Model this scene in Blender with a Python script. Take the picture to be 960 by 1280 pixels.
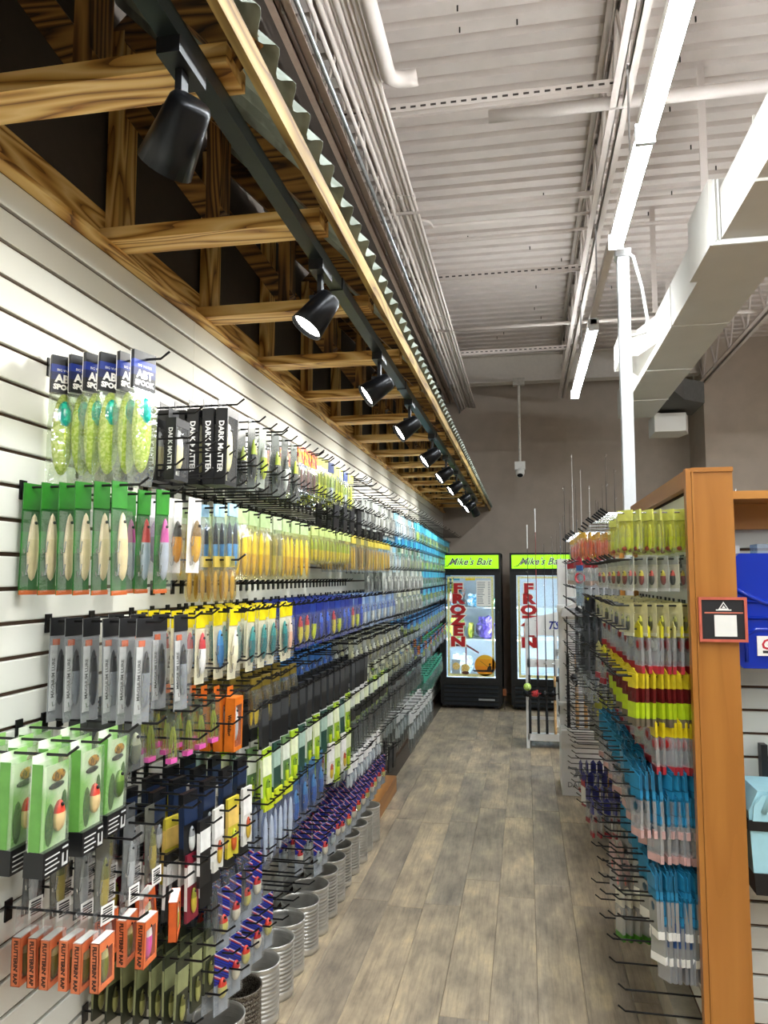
import bpy, math, random
from mathutils import Vector, Matrix
random.seed(7)
S = bpy.context.scene
for o in list(bpy.data.objects): bpy.data.objects.remove(o)
COL = S.collection

# ------------------------------------------------------------------ camera, world, exposure
FPX = 930.0
PITCH = math.atan(81 / FPX); YAW = math.atan(177 / math.hypot(FPX, 81)); CAMH = 1.557
cd = bpy.data.cameras.new('camera'); cam = bpy.data.objects.new('camera', cd); COL.objects.link(cam)
cd.sensor_fit = 'VERTICAL'; cd.sensor_height = 36; cd.lens = 36 * FPX / 1280; cd.clip_start = .02
cam.location = (0, 0, CAMH); cam.rotation_euler = (math.pi / 2 + PITCH, 0, YAW)
S.camera = cam
w = bpy.data.worlds.new('world'); S.world = w; w.use_nodes = True
w.node_tree.nodes['Background'].inputs[0].default_value = (.75, .78, .82, 1)
w.node_tree.nodes['Background'].inputs[1].default_value = .15
vs = S.view_settings; vs.view_transform = 'Standard'; vs.look = 'None'; vs.gamma = 1; vs.use_curve_mapping = False
vs.exposure = 0.55
LED_STRENGTH = 74.0; SPOT_W = 15.0; FREEZER_STRENGTH = 85.0
S.cycles.transparent_max_bounces = 24

# ------------------------------------------------------------------ materials
MATS = {}
def nt(name):
    m = bpy.data.materials.new(name); m.use_nodes = True
    t = m.node_tree; b = t.nodes['Principled BSDF']; return m, t, b
def lin(c):
    return tuple((v / 12.92 if v <= .04045 else ((v + .055) / 1.055) ** 2.4) for v in c)
def hexc(h): return lin(tuple(int(h[i:i + 2], 16) / 255 for i in (0, 2, 4)))
def N(t, typ, **kw):
    n = t.nodes.new(typ)
    for k, v in kw.items(): setattr(n, k, v)
    return n
def ramp(t, stops):
    r = N(t, 'ShaderNodeValToRGB'); e = r.color_ramp.elements
    while len(e) < len(stops): e.new(.5)
    for q, (p, c) in zip(e, stops): q.position = p; q.color = (*c, 1)
    return r
def pm(h, rough=.45, metal=0.0, var=.12, scale=30.0, spec=.5):
    """plain procedural material: base colour with fine noise variation"""
    k = ('pm', h, rough, metal, var, scale)
    if k in MATS: return MATS[k]
    m, t, b = nt('paint_' + h); c = hexc(h)
    tc = N(t, 'ShaderNodeTexCoord'); no = N(t, 'ShaderNodeTexNoise'); no.inputs['Scale'].default_value = scale
    r = ramp(t, [(.3, tuple(x * (1 - var) for x in c)), (.7, tuple(min(1, x * (1 + var)) for x in c))])
    t.links.new(tc.outputs['Object'], no.inputs['Vector']); t.links.new(no.outputs['Fac'], r.inputs[0])
    t.links.new(r.outputs[0], b.inputs['Base Color'])
    b.inputs['Roughness'].default_value = rough; b.inputs['Metallic'].default_value = metal
    b.inputs['Specular IOR Level'].default_value = spec
    MATS[k] = m; return m
def emit(h, s):
    k = ('em', h, s)
    if k in MATS: return MATS[k]
    m, t, b = nt('glow_' + h); b.inputs['Base Color'].default_value = (*hexc(h), 1)
    b.inputs['Emission Color'].default_value = (*hexc(h), 1); b.inputs['Emission Strength'].default_value = s
    MATS[k] = m; return m
def clear(tint='ffffff', gloss=.13, rough=.1, milk=.05):
    k = ('clr', tint, gloss, rough, milk)
    if k in MATS: return MATS[k]
    m = bpy.data.materials.new('clear_plastic'); m.use_nodes = True; t = m.node_tree; t.nodes.clear()
    o = N(t, 'ShaderNodeOutputMaterial'); tr = N(t, 'ShaderNodeBsdfTransparent'); gl = N(t, 'ShaderNodeBsdfGlossy')
    df = N(t, 'ShaderNodeBsdfDiffuse'); m1 = N(t, 'ShaderNodeMixShader'); m2 = N(t, 'ShaderNodeMixShader')
    tr.inputs[0].default_value = (*hexc(tint), 1); gl.inputs['Roughness'].default_value = rough
    df.inputs[0].default_value = (.8, .82, .84, 1); m1.inputs[0].default_value = milk
    tc = N(t, 'ShaderNodeTexCoord'); no = N(t, 'ShaderNodeTexNoise'); no.inputs['Scale'].default_value = 45
    bp = N(t, 'ShaderNodeBump'); bp.inputs['Strength'].default_value = .5; bp.inputs['Distance'].default_value = .004
    t.links.new(tc.outputs['Object'], no.inputs['Vector']); t.links.new(no.outputs['Fac'], bp.inputs['Height'])
    t.links.new(bp.outputs[0], gl.inputs['Normal'])
    m2.inputs[0].default_value = gloss
    t.links.new(tr.outputs[0], m1.inputs[1]); t.links.new(df.outputs[0], m1.inputs[2])
    t.links.new(m1.outputs[0], m2.inputs[1]); t.links.new(gl.outputs[0], m2.inputs[2]); t.links.new(m2.outputs[0], o.inputs[0])
    MATS[k] = m; return m
def glass():
    k = 'glass'
    if k in MATS: return MATS[k]
    m = clear('f4fbff', .06, .02, .0).copy(); m.name = 'door_glass'; MATS[k] = m; return m
def wood(axis, cols, rings=9.0, rough=.5, along=1.3, across=9.0, knots=False):
    k = ('wood', axis, cols, rings)
    if k in MATS: return MATS[k]
    m, t, b = nt('wood_' + 'xyz'[axis])
    tc = N(t, 'ShaderNodeTexCoord'); mp = N(t, 'ShaderNodeMapping')
    sc = [across] * 3; sc[axis] = along; mp.inputs['Scale'].default_value = sc
    oi = N(t, 'ShaderNodeObjectInfo'); ml = N(t, 'ShaderNodeMath', operation='MULTIPLY'); ml.inputs[1].default_value = 37.0
    t.links.new(oi.outputs['Random'], ml.inputs[0]); t.links.new(ml.outputs[0], mp.inputs['Location'])
    no = N(t, 'ShaderNodeTexNoise'); no.inputs['Scale'].default_value = 1.0; no.inputs['Detail'].default_value = 1.5
    mu = N(t, 'ShaderNodeMath', operation='MULTIPLY'); mu.inputs[1].default_value = rings
    pp = N(t, 'ShaderNodeMath', operation='FRACT')
    fn = N(t, 'ShaderNodeTexNoise'); fn.inputs['Scale'].default_value = 6.0
    ad = N(t, 'ShaderNodeMath', operation='MULTIPLY_ADD'); ad.inputs[1].default_value = .3
    st = [(i / (len(cols) - 1), hexc(c)) for i, c in enumerate(cols)]
    r = ramp(t, st)
    t.links.new(tc.outputs['Object'], mp.inputs[0]); t.links.new(mp.outputs[0], no.inputs['Vector']); t.links.new(mp.outputs[0], fn.inputs['Vector'])
    t.links.new(no.outputs['Fac'], mu.inputs[0]); t.links.new(mu.outputs[0], pp.inputs[0])
    t.links.new(fn.outputs['Fac'], ad.inputs[0]); t.links.new(pp.outputs[0], ad.inputs[2])
    sb = N(t, 'ShaderNodeMath', operation='SUBTRACT'); sb.inputs[1].default_value = .15
    t.links.new(ad.outputs[0], sb.inputs[0]); t.links.new(sb.outputs[0], r.inputs[0])
    t.links.new(r.outputs[0], b.inputs['Base Color']); b.inputs['Roughness'].default_value = rough
    bp = N(t, 'ShaderNodeBump'); bp.inputs['Strength'].default_value = .25; bp.inputs['Distance'].default_value = .002
    t.links.new(pp.outputs[0], bp.inputs['Height']); t.links.new(bp.outputs[0], b.inputs['Normal'])
    MATS[k] = m; return m
PINE = ('6a4216', 'c08c42', 'e6bf74', 'eecb88', 'e2b76a', 'cf9f52', 'a06c2c')
def pine(a): return wood(a, PINE, 9.0, .55, 1.3, 12.0)
def darkpine(a): return wood(a, ('24150a', '6a4620', 'a87a3e', '8e6430', '3a2410'), 10.0, .6, 1.2, 14.0)
def oak(a): return wood(a, ('a66a2a', 'b67a35', 'bd813b', 'b27533', 'a86c2b'), 3.0, .35, .7, 6.0)
def plank_mat():
    m, t, b = nt('floor_plank_vinyl')
    tc = N(t, 'ShaderNodeTexCoord'); oi = N(t, 'ShaderNodeObjectInfo')
    cx = N(t, 'ShaderNodeCombineXYZ'); ml = N(t, 'ShaderNodeMath', operation='MULTIPLY'); ml.inputs[1].default_value = 53
    t.links.new(oi.outputs['Random'], ml.inputs[0]); t.links.new(ml.outputs[0], cx.inputs[0]); t.links.new(ml.outputs[0], cx.inputs[1])
    va = N(t, 'ShaderNodeVectorMath', operation='ADD'); t.links.new(tc.outputs['Object'], va.inputs[0]); t.links.new(cx.outputs[0], va.inputs[1])
    def noise(sx, sy, det, rough=.6):
        mp = N(t, 'ShaderNodeMapping'); mp.inputs['Scale'].default_value = (sx, sy, 1)
        n = N(t, 'ShaderNodeTexNoise'); n.inputs['Scale'].default_value = 1; n.inputs['Detail'].default_value = det; n.inputs['Roughness'].default_value = rough
        t.links.new(va.outputs[0], mp.inputs[0]); t.links.new(mp.outputs[0], n.inputs['Vector']); return n
    big = noise(7, 3.0, 5); grain = noise(70, 4, 8, .75); fine = noise(160, 14, 3)
    r1 = ramp(t, [(.3, hexc('736a5f')), (.45, hexc('978a78')), (.58, hexc('ae9f88')), (.72, hexc('cdbb98'))])
    t.links.new(big.outputs['Fac'], r1.inputs[0])
    r2 = ramp(t, [(.32, (.5, .48, .46)), (.5, (.95, .95, .95)), (.66, (1.2, 1.18, 1.12))]); t.links.new(grain.outputs['Fac'], r2.inputs[0])
    mx = N(t, 'ShaderNodeMixRGB', blend_type='MULTIPLY'); mx.inputs[0].default_value = .75
    t.links.new(r1.outputs[0], mx.inputs[1]); t.links.new(r2.outputs[0], mx.inputs[2])
    r3 = ramp(t, [(0, (.80, .80, .82)), (1, (1.12, 1.08, 1.0))]); t.links.new(oi.outputs['Random'], r3.inputs[0])
    mx2 = N(t, 'ShaderNodeMixRGB', blend_type='MULTIPLY'); mx2.inputs[0].default_value = 1
    t.links.new(mx.outputs[0], mx2.inputs[1]); t.links.new(r3.outputs[0], mx2.inputs[2])
    t.links.new(mx2.outputs[0], b.inputs['Base Color']); b.inputs['Roughness'].default_value = .42
    bp = N(t, 'ShaderNodeBump'); bp.inputs['Strength'].default_value = .2; bp.inputs['Distance'].default_value = .001
    t.links.new(fine.outputs['Fac'], bp.inputs['Height']); t.links.new(bp.outputs[0], b.inputs['Normal'])
    return m
def striped(cols, freq, axis=2, angle=0.0, rough=.4):
    """printed stripes on packaging: repeating bands along an object axis"""
    k = ('str', cols, freq, axis, angle)
    if k in MATS: return MATS[k]
    m, t, b = nt('striped_print'); tc = N(t, 'ShaderNodeTexCoord'); sp = N(t, 'ShaderNodeSeparateXYZ')
    t.links.new(tc.outputs['Object'], sp.inputs[0])
    a = N(t, 'ShaderNodeMath', operation='MULTIPLY_ADD'); a.inputs[1].default_value = angle
    t.links.new(sp.outputs[1], a.inputs[0]); t.links.new(sp.outputs[axis], a.inputs[2])
    mu = N(t, 'ShaderNodeMath', operation='MULTIPLY'); mu.inputs[1].default_value = freq; t.links.new(a.outputs[0], mu.inputs[0])
    fr = N(t, 'ShaderNodeMath', operation='FRACT'); t.links.new(mu.outputs[0], fr.inputs[0])
    r = ramp(t, [(i / len(cols), hexc(c)) for i, c in enumerate(cols)]); r.color_ramp.interpolation = 'CONSTANT'
    t.links.new(fr.outputs[0], r.inputs[0]); t.links.new(r.outputs[0], b.inputs['Base Color']); b.inputs['Roughness'].default_value = rough
    MATS[k] = m; return m
def speckled(a, c, scale=120, thr=.5, rough=.4, metal=0.0):
    k = ('spk', a, c, scale, thr)
    if k in MATS: return MATS[k]
    m, t, b = nt('speckled_' + a); tc = N(t, 'ShaderNodeTexCoord'); no = N(t, 'ShaderNodeTexNoise'); no.inputs['Scale'].default_value = scale
    r = ramp(t, [(thr - .06, hexc(a)), (thr + .06, hexc(c))]); t.links.new(tc.outputs['Object'], no.inputs['Vector'])
    t.links.new(no.outputs['Fac'], r.inputs[0]); t.links.new(r.outputs[0], b.inputs['Base Color'])
    b.inputs['Roughness'].default_value = rough; b.inputs['Metallic'].default_value = metal
    MATS[k] = m; return m
BLACK = pm('0d0d0f', .4); WIRE = pm('101012', .35, .3); WHITE = pm('e9e9e6', .45, var=.03); STEEL = pm('c9ccd0', .25, .9)
PAPER = pm('f2f0ea', .6, var=.02); CLEAR = clear(); BAG = clear('fafdff', .16, .16, .08)

# ------------------------------------------------------------------ geometry helpers
class MB:
    def __init__(s): s.v = []; s.f = []; s.m = []
    def add(s, vs, fs, m=0):
        o = len(s.v); s.v += [tuple(v) for v in vs]; s.f += [tuple(i + o for i in f) for f in fs]; s.m += [m] * len(fs); return s
    def box(s, x0, x1, y0, y1, z0, z1, m=0):
        return s.add([(x0, y0, z0), (x1, y0, z0), (x1, y1, z0), (x0, y1, z0), (x0, y0, z1), (x1, y0, z1), (x1, y1, z1), (x0, y1, z1)],
                     [(0, 3, 2, 1), (4, 5, 6, 7), (0, 1, 5, 4), (1, 2, 6, 5), (2, 3, 7, 6), (3, 0, 4, 7)], m)
    def beam(s, a, b, w, h, up=(0, 0, 1), m=0):
        a = Vector(a); b = Vector(b); d = (b - a).normalized(); r = d.cross(Vector(up)).normalized(); u = r.cross(d)
        c = [(-w / 2, -h / 2), (w / 2, -h / 2), (w / 2, h / 2), (-w / 2, h / 2)]
        vs = [p + r * i + u * j for p in (a, b) for i, j in c]
        return s.add(vs, [(0, 1, 2, 3), (7, 6, 5, 4), (0, 4, 5, 1), (1, 5, 6, 2), (2, 6, 7, 3), (3, 7, 4, 0)], m)
    def tube(s, pts, r, seg=6, m=0, cap=True):
        pts = [Vector(p) for p in pts]; rs = r if isinstance(r, (list, tuple)) else [r] * len(pts); rings = []; prev = None
        for i, p in enumerate(pts):
            d = (pts[min(i + 1, len(pts) - 1)] - pts[max(i - 1, 0)]).normalized()
            if prev is None: q = d.orthogonal().normalized()
            else:
                q = (prev - d * prev.dot(d))
                q = q.normalized() if q.length > 1e-6 else d.orthogonal().normalized()
            prev = q; e = d.cross(q)
            rings.append([p + (q * math.cos(2 * math.pi * k / seg) + e * math.sin(2 * math.pi * k / seg)) * rs[i] for k in range(seg)])
        vs = [v for g in rings for v in g]; fs = []
        for i in range(len(pts) - 1):
            for k in range(seg):
                k2 = (k + 1) % seg; fs.append((i * seg + k, i * seg + k2, (i + 1) * seg + k2, (i + 1) * seg + k))
        if cap: fs += [tuple(range(seg))[::-1], tuple((len(pts) - 1) * seg + k for k in range(seg))]
        return s.add(vs, fs, m)
    def lathe(s, prof, seg=20, c=(0, 0, 0), ax=None, m=0):
        ax = Vector(ax or (0, 0, 1)).normalized(); q = ax.orthogonal().normalized(); e = ax.cross(q); c = Vector(c); n = len(prof)
        vs = [c + ax * z + (q * math.cos(2 * math.pi * k / seg) + e * math.sin(2 * math.pi * k / seg)) * r for k in range(seg) for r, z in prof]
        fs = []
        for k in range(seg):
            k2 = (k + 1) % seg
            for i in range(n - 1): fs.append((k * n + i, k2 * n + i, k2 * n + i + 1, k * n + i + 1))
        return s.add(vs, fs, m)
    def ell(s, c, rx, ry, rz, seg=8, rings=6, m=0, m2=None, taper=0.0):
        c = Vector(c); vs = []; fs = []; ms = []
        for i in range(rings + 1):
            a = math.pi * i / rings; z = math.cos(a); rr = math.sin(a) * (1 - taper * z)
            for k in range(seg):
                b = 2 * math.pi * k / seg; vs.append(c + Vector((rx * rr * math.cos(b), ry * rr * math.sin(b), rz * z)))
        for i in range(rings):
            for k in range(seg):
                k2 = (k + 1) % seg; fs.append((i * seg + k, (i + 1) * seg + k, (i + 1) * seg + k2, i * seg + k2))
                ms.append(m2 if (m2 is not None and i < rings * .4) else m)
        o = len(s.v); s.v += [tuple(v) for v in vs]; s.f += [tuple(i + o for i in f) for f in fs]; s.m += ms; return s
    def prism(s, poly, a, b, axis, m=0):
        """poly of 2-D points extruded from a to b along axis (0,1,2)"""
        n = len(poly)
        def P(p, t):
            q = [p[0], p[1]]; q.insert(axis, t); return q
        vs = [P(p, a) for p in poly] + [P(p, b) for p in poly]
        fs = [tuple(range(n))[::-1], tuple(range(n, 2 * n))] + [(i, (i + 1) % n, n + (i + 1) % n, n + i) for i in range(n)]
        return s.add(vs, fs, m)
    def mesh(s, name, mats, smooth=False):
        me = bpy.data.meshes.new(name); me.from_pydata(s.v, [], s.f)
        for k in (mats if isinstance(mats, (list, tuple)) else [mats]): me.materials.append(k)
        me.polygons.foreach_set('material_index', s.m)
        if smooth: me.polygons.foreach_set('use_smooth', [True] * len(s.f))
        me.update(); return me
def put(name, me, parent=None, loc=None, rot=None):
    o = bpy.data.objects.new(name, me); COL.objects.link(o)
    if parent: o.parent = parent
    if loc: o.location = loc
    if rot: o.rotation_euler = rot
    return o
def part(name, mb, mats, parent, smooth=False, label=None):
    o = put(name, mb.mesh(name, mats, smooth), parent)
    if label: o['label'] = label
    return o
def tag(o, label, cat, group=None):
    o['label'] = label; o['category'] = cat
    if group: o['group'] = group
    return o
def thing(name, label, cat, loc=(0, 0, 0), rz=0, group=None):
    o = bpy.data.objects.new(name, None); COL.objects.link(o); o.location = loc; o.rotation_euler = (0, 0, rz); o.empty_display_size = .05
    return tag(o, label, cat, group)
def struct(name, me_or_none, parent=None):
    o = put(name, me_or_none, parent)
    if not parent: o['kind'] = 'structure'
    return o
def bx(*a): return MB().box(*a)
_tc = {}
def text_mesh(s, size, shear=0, bold=0, cx='CENTER', space=1.0):
    k = (s, size, shear, bold, cx, space)
    if k not in _tc:
        c = bpy.data.curves.new('lettering', 'FONT'); c.body = s; c.size = size; c.shear = shear; c.offset = bold; c.resolution_u = 2
        c.align_x = cx; c.align_y = 'CENTER'; c.space_character = space; c.extrude = 0
        o = bpy.data.objects.new('lettering', c); COL.objects.link(o); dg = bpy.context.evaluated_depsgraph_get(); dg.update()
        me = bpy.data.meshes.new_from_object(o.evaluated_get(dg)); _tc[k] = ([tuple(v.co) for v in me.vertices], [tuple(p.vertices) for p in me.polygons])
        bpy.data.objects.remove(o); bpy.data.curves.remove(c); bpy.data.meshes.remove(me)
    return _tc[k]
def add_text(mb, s, size, org, d, u, m=0, sy=1.0, **kw):
    vs, fs = text_mesh(s, size, **kw); d = Vector(d); u = Vector(u); org = Vector(org)
    return mb.add([org + d * v[0] + u * (v[1] * sy) for v in vs], fs, m)

# ------------------------------------------------------------------ room constants
WX = -1.115        # face of the left slatwall
BY = 10.3          # back wall
DECK = 4.45        # underside of the roof deck
RX, FY = 6.2, -5.0
GX = .53           # aisle face of the right gondola
PITCHZ = .0762
TAUPE = pm('b3a698', .8, var=.05, scale=6); CEIL = pm('c9beb6', .75, var=.04, scale=8)

# floor: sub-floor + planks
fl = struct('floor', bx(WX - .1, RX, FY, BY, -.06, -.006).mesh('floor', pm('4a4036', .8)))
PL = plank_mat()
PWID, PLEN = .1735, 1.22
pmesh = MB()
g = .0005; c = .0022
pmesh.add([(g, g, -.006), (PWID - g, g, -.006), (PWID - g, PLEN - g, -.006), (g, PLEN - g, -.006),
           (g, g, -.0016), (PWID - g, g, -.0016), (PWID - g, PLEN - g, -.0016), (g, PLEN - g, -.0016),
           (g + c, g + c, 0), (PWID - g - c, g + c, 0), (PWID - g - c, PLEN - g - c, 0), (g + c, PLEN - g - c, 0)],
          [(0, 1, 5, 4), (1, 2, 6, 5), (2, 3, 7, 6), (3, 0, 4, 7), (4, 5, 9, 8), (5, 6, 10, 9), (6, 7, 11, 10), (7, 4, 8, 11), (8, 9, 10, 11)])
pme = pmesh.mesh('plank', PL)
i0 = -7
for i in range(i0, 9):
    x = .019 + i * PWID; off = random.choice((0, .41, .82, .2, .62)) + random.uniform(-.05, .05)
    if x < WX - .02: continue
    y = 1.2 + off - PLEN
    while y < BY - .05:
        put('plank', pme, fl, (x, y, 0)); y += PLEN
put('vinyl_flooring', bx(.019 + 9 * PWID, RX, FY, BY, -.006, 0).mesh('vinyl_flooring', PL), fl)['kind'] = 'stuff'
put('vinyl_flooring', bx(WX, .019 + 9 * PWID, FY, -.02, -.006, 0).mesh('vinyl_flooring', PL), fl)['kind'] = 'stuff'

# walls
wl = struct('wall_left', bx(WX - .16, WX - .012, FY, BY, -.05, 2.44).mesh('wall_left', pm('4b3422', .7)))
SLAT = pm('dcdcd2', .32, var=.02, scale=4)
def slat_mesh(length, axis, sgn):
    h = PITCHZ - .0095; q = .0025; prof = [(0, 0), (.0125, 0), (.0125, h), (0, h)]
    prof = [(0, q), (q * .6, 0), (.0125, 0), (.0125, h), (q * .6, h), (0, h - q)]    # (depth, z)
    return MB().prism([(p[0] * sgn, p[1]) for p in prof], 0, length, axis)
seams = [-2.53, -.09, 2.35, 4.79, 7.23, 9.67, BY]
for a, b in zip(seams[:-1], seams[1:]):
    me = slat_mesh(b - a - .0015, 1, -1).mesh('slat', SLAT)
    for k in range(32):
        z = 2.44 - (k + 1) * PITCHZ + .0095
        if z < .02: break
        put('slat', me, wl, (WX, a, z))
wu = struct('wall_left_upper', bx(WX - .16, WX - .012, FY, BY, 2.44, 4.6).mesh('wall_left_upper', pm('453c34', .85, var=.05)))
struct('wall_back', bx(WX - .16, 2.16, BY, BY + .15, -.05, 4.7).mesh('wall_back', TAUPE))
struct('wall_back_return', MB().prism([(2.16, 9.46), (RX, 9.46), (RX, BY + .15), (2.16, BY + .15)], -.05, 4.7, 2).mesh('wall_back_return', TAUPE))
struct('wall_right', bx(RX, RX + .15, FY, 9.46, -.05, 4.7).mesh('wall_right', pm('a89c90', .8)))
struct('wall_front', bx(WX - .16, RX + .15, FY - .15, FY, -.05, 4.7).mesh('wall_front', pm('a89c90', .8)))
# ceiling deck
ce = struct('ceiling', bx(WX - .16, RX + .15, FY, BY + .15, DECK + .06, DECK + .12).mesh('ceiling', CEIL))
def deck_sheet(n):
    pts = []
    for i in range(n):
        o = i * .152; pts += [(o, DECK), (o + .092, DECK), (o + .106, DECK + .038), (o + .138, DECK + .038)]
    pts.append((n * .152, DECK)); mb = MB(); x0, x1 = WX - .15, RX + .14; m = len(pts)
    mb.add([(x0, y, z) for y, z in pts] + [(x1, y, z) for y, z in pts], [(i + 1, i, m + i, m + i + 1) for i in range(m - 1)]); return mb
dme = deck_sheet(6).mesh('deck_sheet', CEIL)
y = FY
while y < BY: put('deck_sheet', dme, ce, (0, y, 0)); y += .912
clipm = MB().box(-.004, .004, -.003, .003, DECK - .03, DECK + .01).mesh('deck_clip', pm('2a2522', .5, .6))
for _ in range(46):
    yy = random.uniform(2.6, 9); put('deck_clip', clipm, ce, (random.uniform(-.6, 2.0), FY + round((yy - FY) / .152) * .152 + .04, 0))

# ------------------------------------------------------------------ roof steel, pipes, duct, lights
def joist(x, colour, label):
    t = thing('roof_joist', label, 'joist', (x, 0, 0)); z0 = 3.9
    for s in (-1, 1):
        b = MB(); b.box(s * .012, s * .05, FY, 9.9, z0, z0 + .006) if s > 0 else b.box(-.05, -.012, FY, 9.9, z0, z0 + .006)
        b.box(min(s * .012, s * .017), max(s * .012, s * .017), FY, 9.9, z0, z0 + .05); part('bottom_chord', b, colour, t)
        b = MB(); b.box(min(s * .012, s * .05), max(s * .012, s * .05), FY, 10.2, DECK - .012, DECK - .004)
        b.box(min(s * .012, s * .017), max(s * .012, s * .017), FY, 10.2, DECK - .05, DECK - .004); part('top_chord', b, CEIL, t)
    y = -.8; n = 0
    while y < 9.6:
        part('web_rod', MB().tube([(0, y, z0 + .02), (0, y + .3, DECK - .03)], .011, 6), CEIL, t)
        part('web_rod', MB().tube([(0, y + .3, DECK - .03), (0, y + .6, z0 + .02)], .011, 6), CEIL, t); y += .6
    return t
BROWN = pm('a08a7a', .6, var=.05)  # browner tone than the other joists, for one bottom chord
joist(-.96, BROWN, 'open web roof joist with brown bottom chord above the corrugated porch roof')
joist(.5, CEIL, 'white open web roof joist directly above the row of light fixtures')
joist(2.15, CEIL, 'white open web roof joist to the right of the air duct')
def isect(y0, z0, z1, w):
    return [(y0 - w, z0), (y0 + w, z0), (y0 + w, z0 + .015), (y0 + .008, z0 + .015), (y0 + .008, z1 - .015), (y0 + w, z1 - .015), (y0 + w, z1), (y0 - w, z1), (y0 - w, z1 - .015), (y0 - .008, z1 - .015), (y0 - .008, z0 + .015), (y0 - w, z0 + .015)]
tag(put('roof_girder', MB().prism(isect(9.62, 4.06, DECK - .02, .085), WX, RX, 0).mesh('roof_girder', pm('cdc5bb', .7, var=.03))), 'deep off-white steel girder in front of the taupe back wall', 'girder')
def slotted(y, z, x0, x1, label):
    t = thing('slotted_strut', label, 'strut', (0, y, z)); b = MB()
    b.box(x0, x1, -.021, -.018, 0, .041); b.box(x0, x1, .018, .021, 0, .041); b.box(x0, x1, -.018, .018, .038, .041); part('channel', b, CEIL, t)
    b = MB(); x = x0 + .04
    while x < x1 - .05: b.box(x, x + .028, -.0225, -.0209, .013, .024); x += .052
    part('slot_row', b, pm('3a332e', .8), t)['kind'] = 'stuff'
slotted(3.62, 3.95, -1.0, .52, 'slotted steel strut carrying conduits beside the fat round pipe')
slotted(5.83, 3.95, -1.0, .52, 'slotted steel strut crossing the ceiling above the far row of conduits')
slotted(8.0, 3.98, -.9, .6, 'slotted steel strut close in front of the white girder')
def pipe(name, pts, r, m, label, cat, group=None, seg=8):
    return tag(put(name, MB().tube(pts, r, seg).mesh(name, m, True)), label, cat, group)
pipe('round_pipe', [(-.15, 3.70, 3.93), (3.5, 3.70, 3.93)], .032, CEIL, 'thick white horizontal pipe crossing under the deck beside the slotted strut', 'pipe', seg=12)
tag(put('angle_bridging', MB().box(-1.0, 3.4, 4.63, 4.635, 3.92, 3.965).box(-1.0, 3.4, 4.60, 4.635, 3.92, 3.925).mesh('angle_bridging', CEIL)), 'white steel angle bridging the joists across the ceiling', 'bridging')
pipe('thin_pipe', [(-.85, 5.12, 3.95), (-.72, 5.12, 3.95), (3.2, 5.12, 3.96)], .011, CEIL, 'thin white conduit crossing the ceiling between the two joists', 'conduit')
pipe('thin_pipe', [(-1.0, 7.0, 3.93), (3.2, 7.0, 3.93)], .017, CEIL, 'white pipe crossing the ceiling before the girder', 'pipe')
big = [(-.60, FY, 3.92), (-.60, 3.27, 3.92)] + [(-.60 + .09 * (1 - math.cos(a)), 3.27 + .09 * math.sin(a), 3.92 + .03 * math.sin(a)) for a in [math.radians(q) for q in (15, 30, 45, 60, 75, 90)]] + [(-.475, 3.362, 3.955)]
pipe('drain_pipe', big, .036, CEIL, 'fat off-white pipe with an elbow beside the bundle of conduits', 'pipe', seg=14)
galv = pm('b9bec2', .3, .85)
cx = [(-.90, 3.87, .012, 1), (-.865, 3.905, .012, 0), (-.835, 3.93, .013, 0), (-.81, 3.95, .012, 0), (-.792, 3.97, .012, 0), (-.765, 3.945, .016, 0), (-.735, 3.94, .011, 0), (-.71, 3.93, .011, 0), (-.685, 3.93, .011, 0)]
for x, z, r, k in cx:
    x += .03
    pts = [(x, FY, z), (x, BY - .06, z), (x, BY - .01, z - .02)]
    o = pipe('conduit', pts, r, galv if k else CEIL, 'bare galvanised steel conduit beside the painted bundle' if k else 'white painted electrical conduit running in the bundle towards the back wall', 'conduit', None if k else 'painted conduits in the ceiling bundle')
    for yc in (2.4, 4.4, 6.6):
        if not k: part('coupling', MB().tube([(x, yc, z), (x, yc + .05, z)], r * 1.35, 8), CEIL, o)
pipe('branch_conduit', [(-.70, 4.75, 3.93)] + [(-.70 + .12 * math.sin(a), 4.75 + .12 * (1 - math.cos(a)), 3.94) for a in [math.radians(q) for q in (30, 60, 90)]] + [(.5, 4.87, 3.94)], .011, CEIL, 'thin white conduit curving out of the bundle across the deck', 'conduit')

# linear LED fixtures
LEDM = emit('f4fbff', LED_STRENGTH); LH = pm('d8dade', .4)
def led(x, y0, y1, label, group=None):
    t = thing('linear_light', label, 'light', (x, y0, 3.32), 0, group); L = y1 - y0
    b = MB(); b.prism([(-.022, .012), (-.022, .06), (.022, .06), (.022, .012)], 0, L, 1); part('housing', b, LH, t)
    b = MB(); n = 12; pts = [(.036 * math.cos(a_), -.006 + .026 * math.sin(a_)) for a_ in [math.radians(28 - 236 * k / n) for k in range(n + 1)]]
    b.prism(pts, .012, L - .012, 1); part('diffuser', b, LEDM, t)
    for yy in (0, L - .008): part('end_cap', bx(-.038, .038, yy, yy + .008, -.033, .05), LH, t)
led(.5, 3.0, 3.98, 'bright LED strip light ending at the top of the white power pole')
led(.5, 1.2, 2.99, 'bright long LED strip light joined to the one above the power pole')
led(.5, 5.3, 7.35, 'bright LED strip light hanging before the white girder')
for i, (x, ya, yb) in enumerate([(.5, -3.6, -1.2), (.5, -1.0, 1.1), (3.6, -3.5, -1.1), (3.6, -.9, 1.5), (3.6, 1.7, 4.1), (3.6, 4.6, 7.0)]):
    led(x, ya, yb, 'bright LED strip light in the rest of the shop ceiling', 'lights elsewhere in the shop')
t = thing('light_rail', 'white strut rail hung from rods that carries the LED strips', 'rail')
part('channel', bx(.479, .521, -4, 7.4, 3.385, 3.425), CEIL, t)
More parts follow.
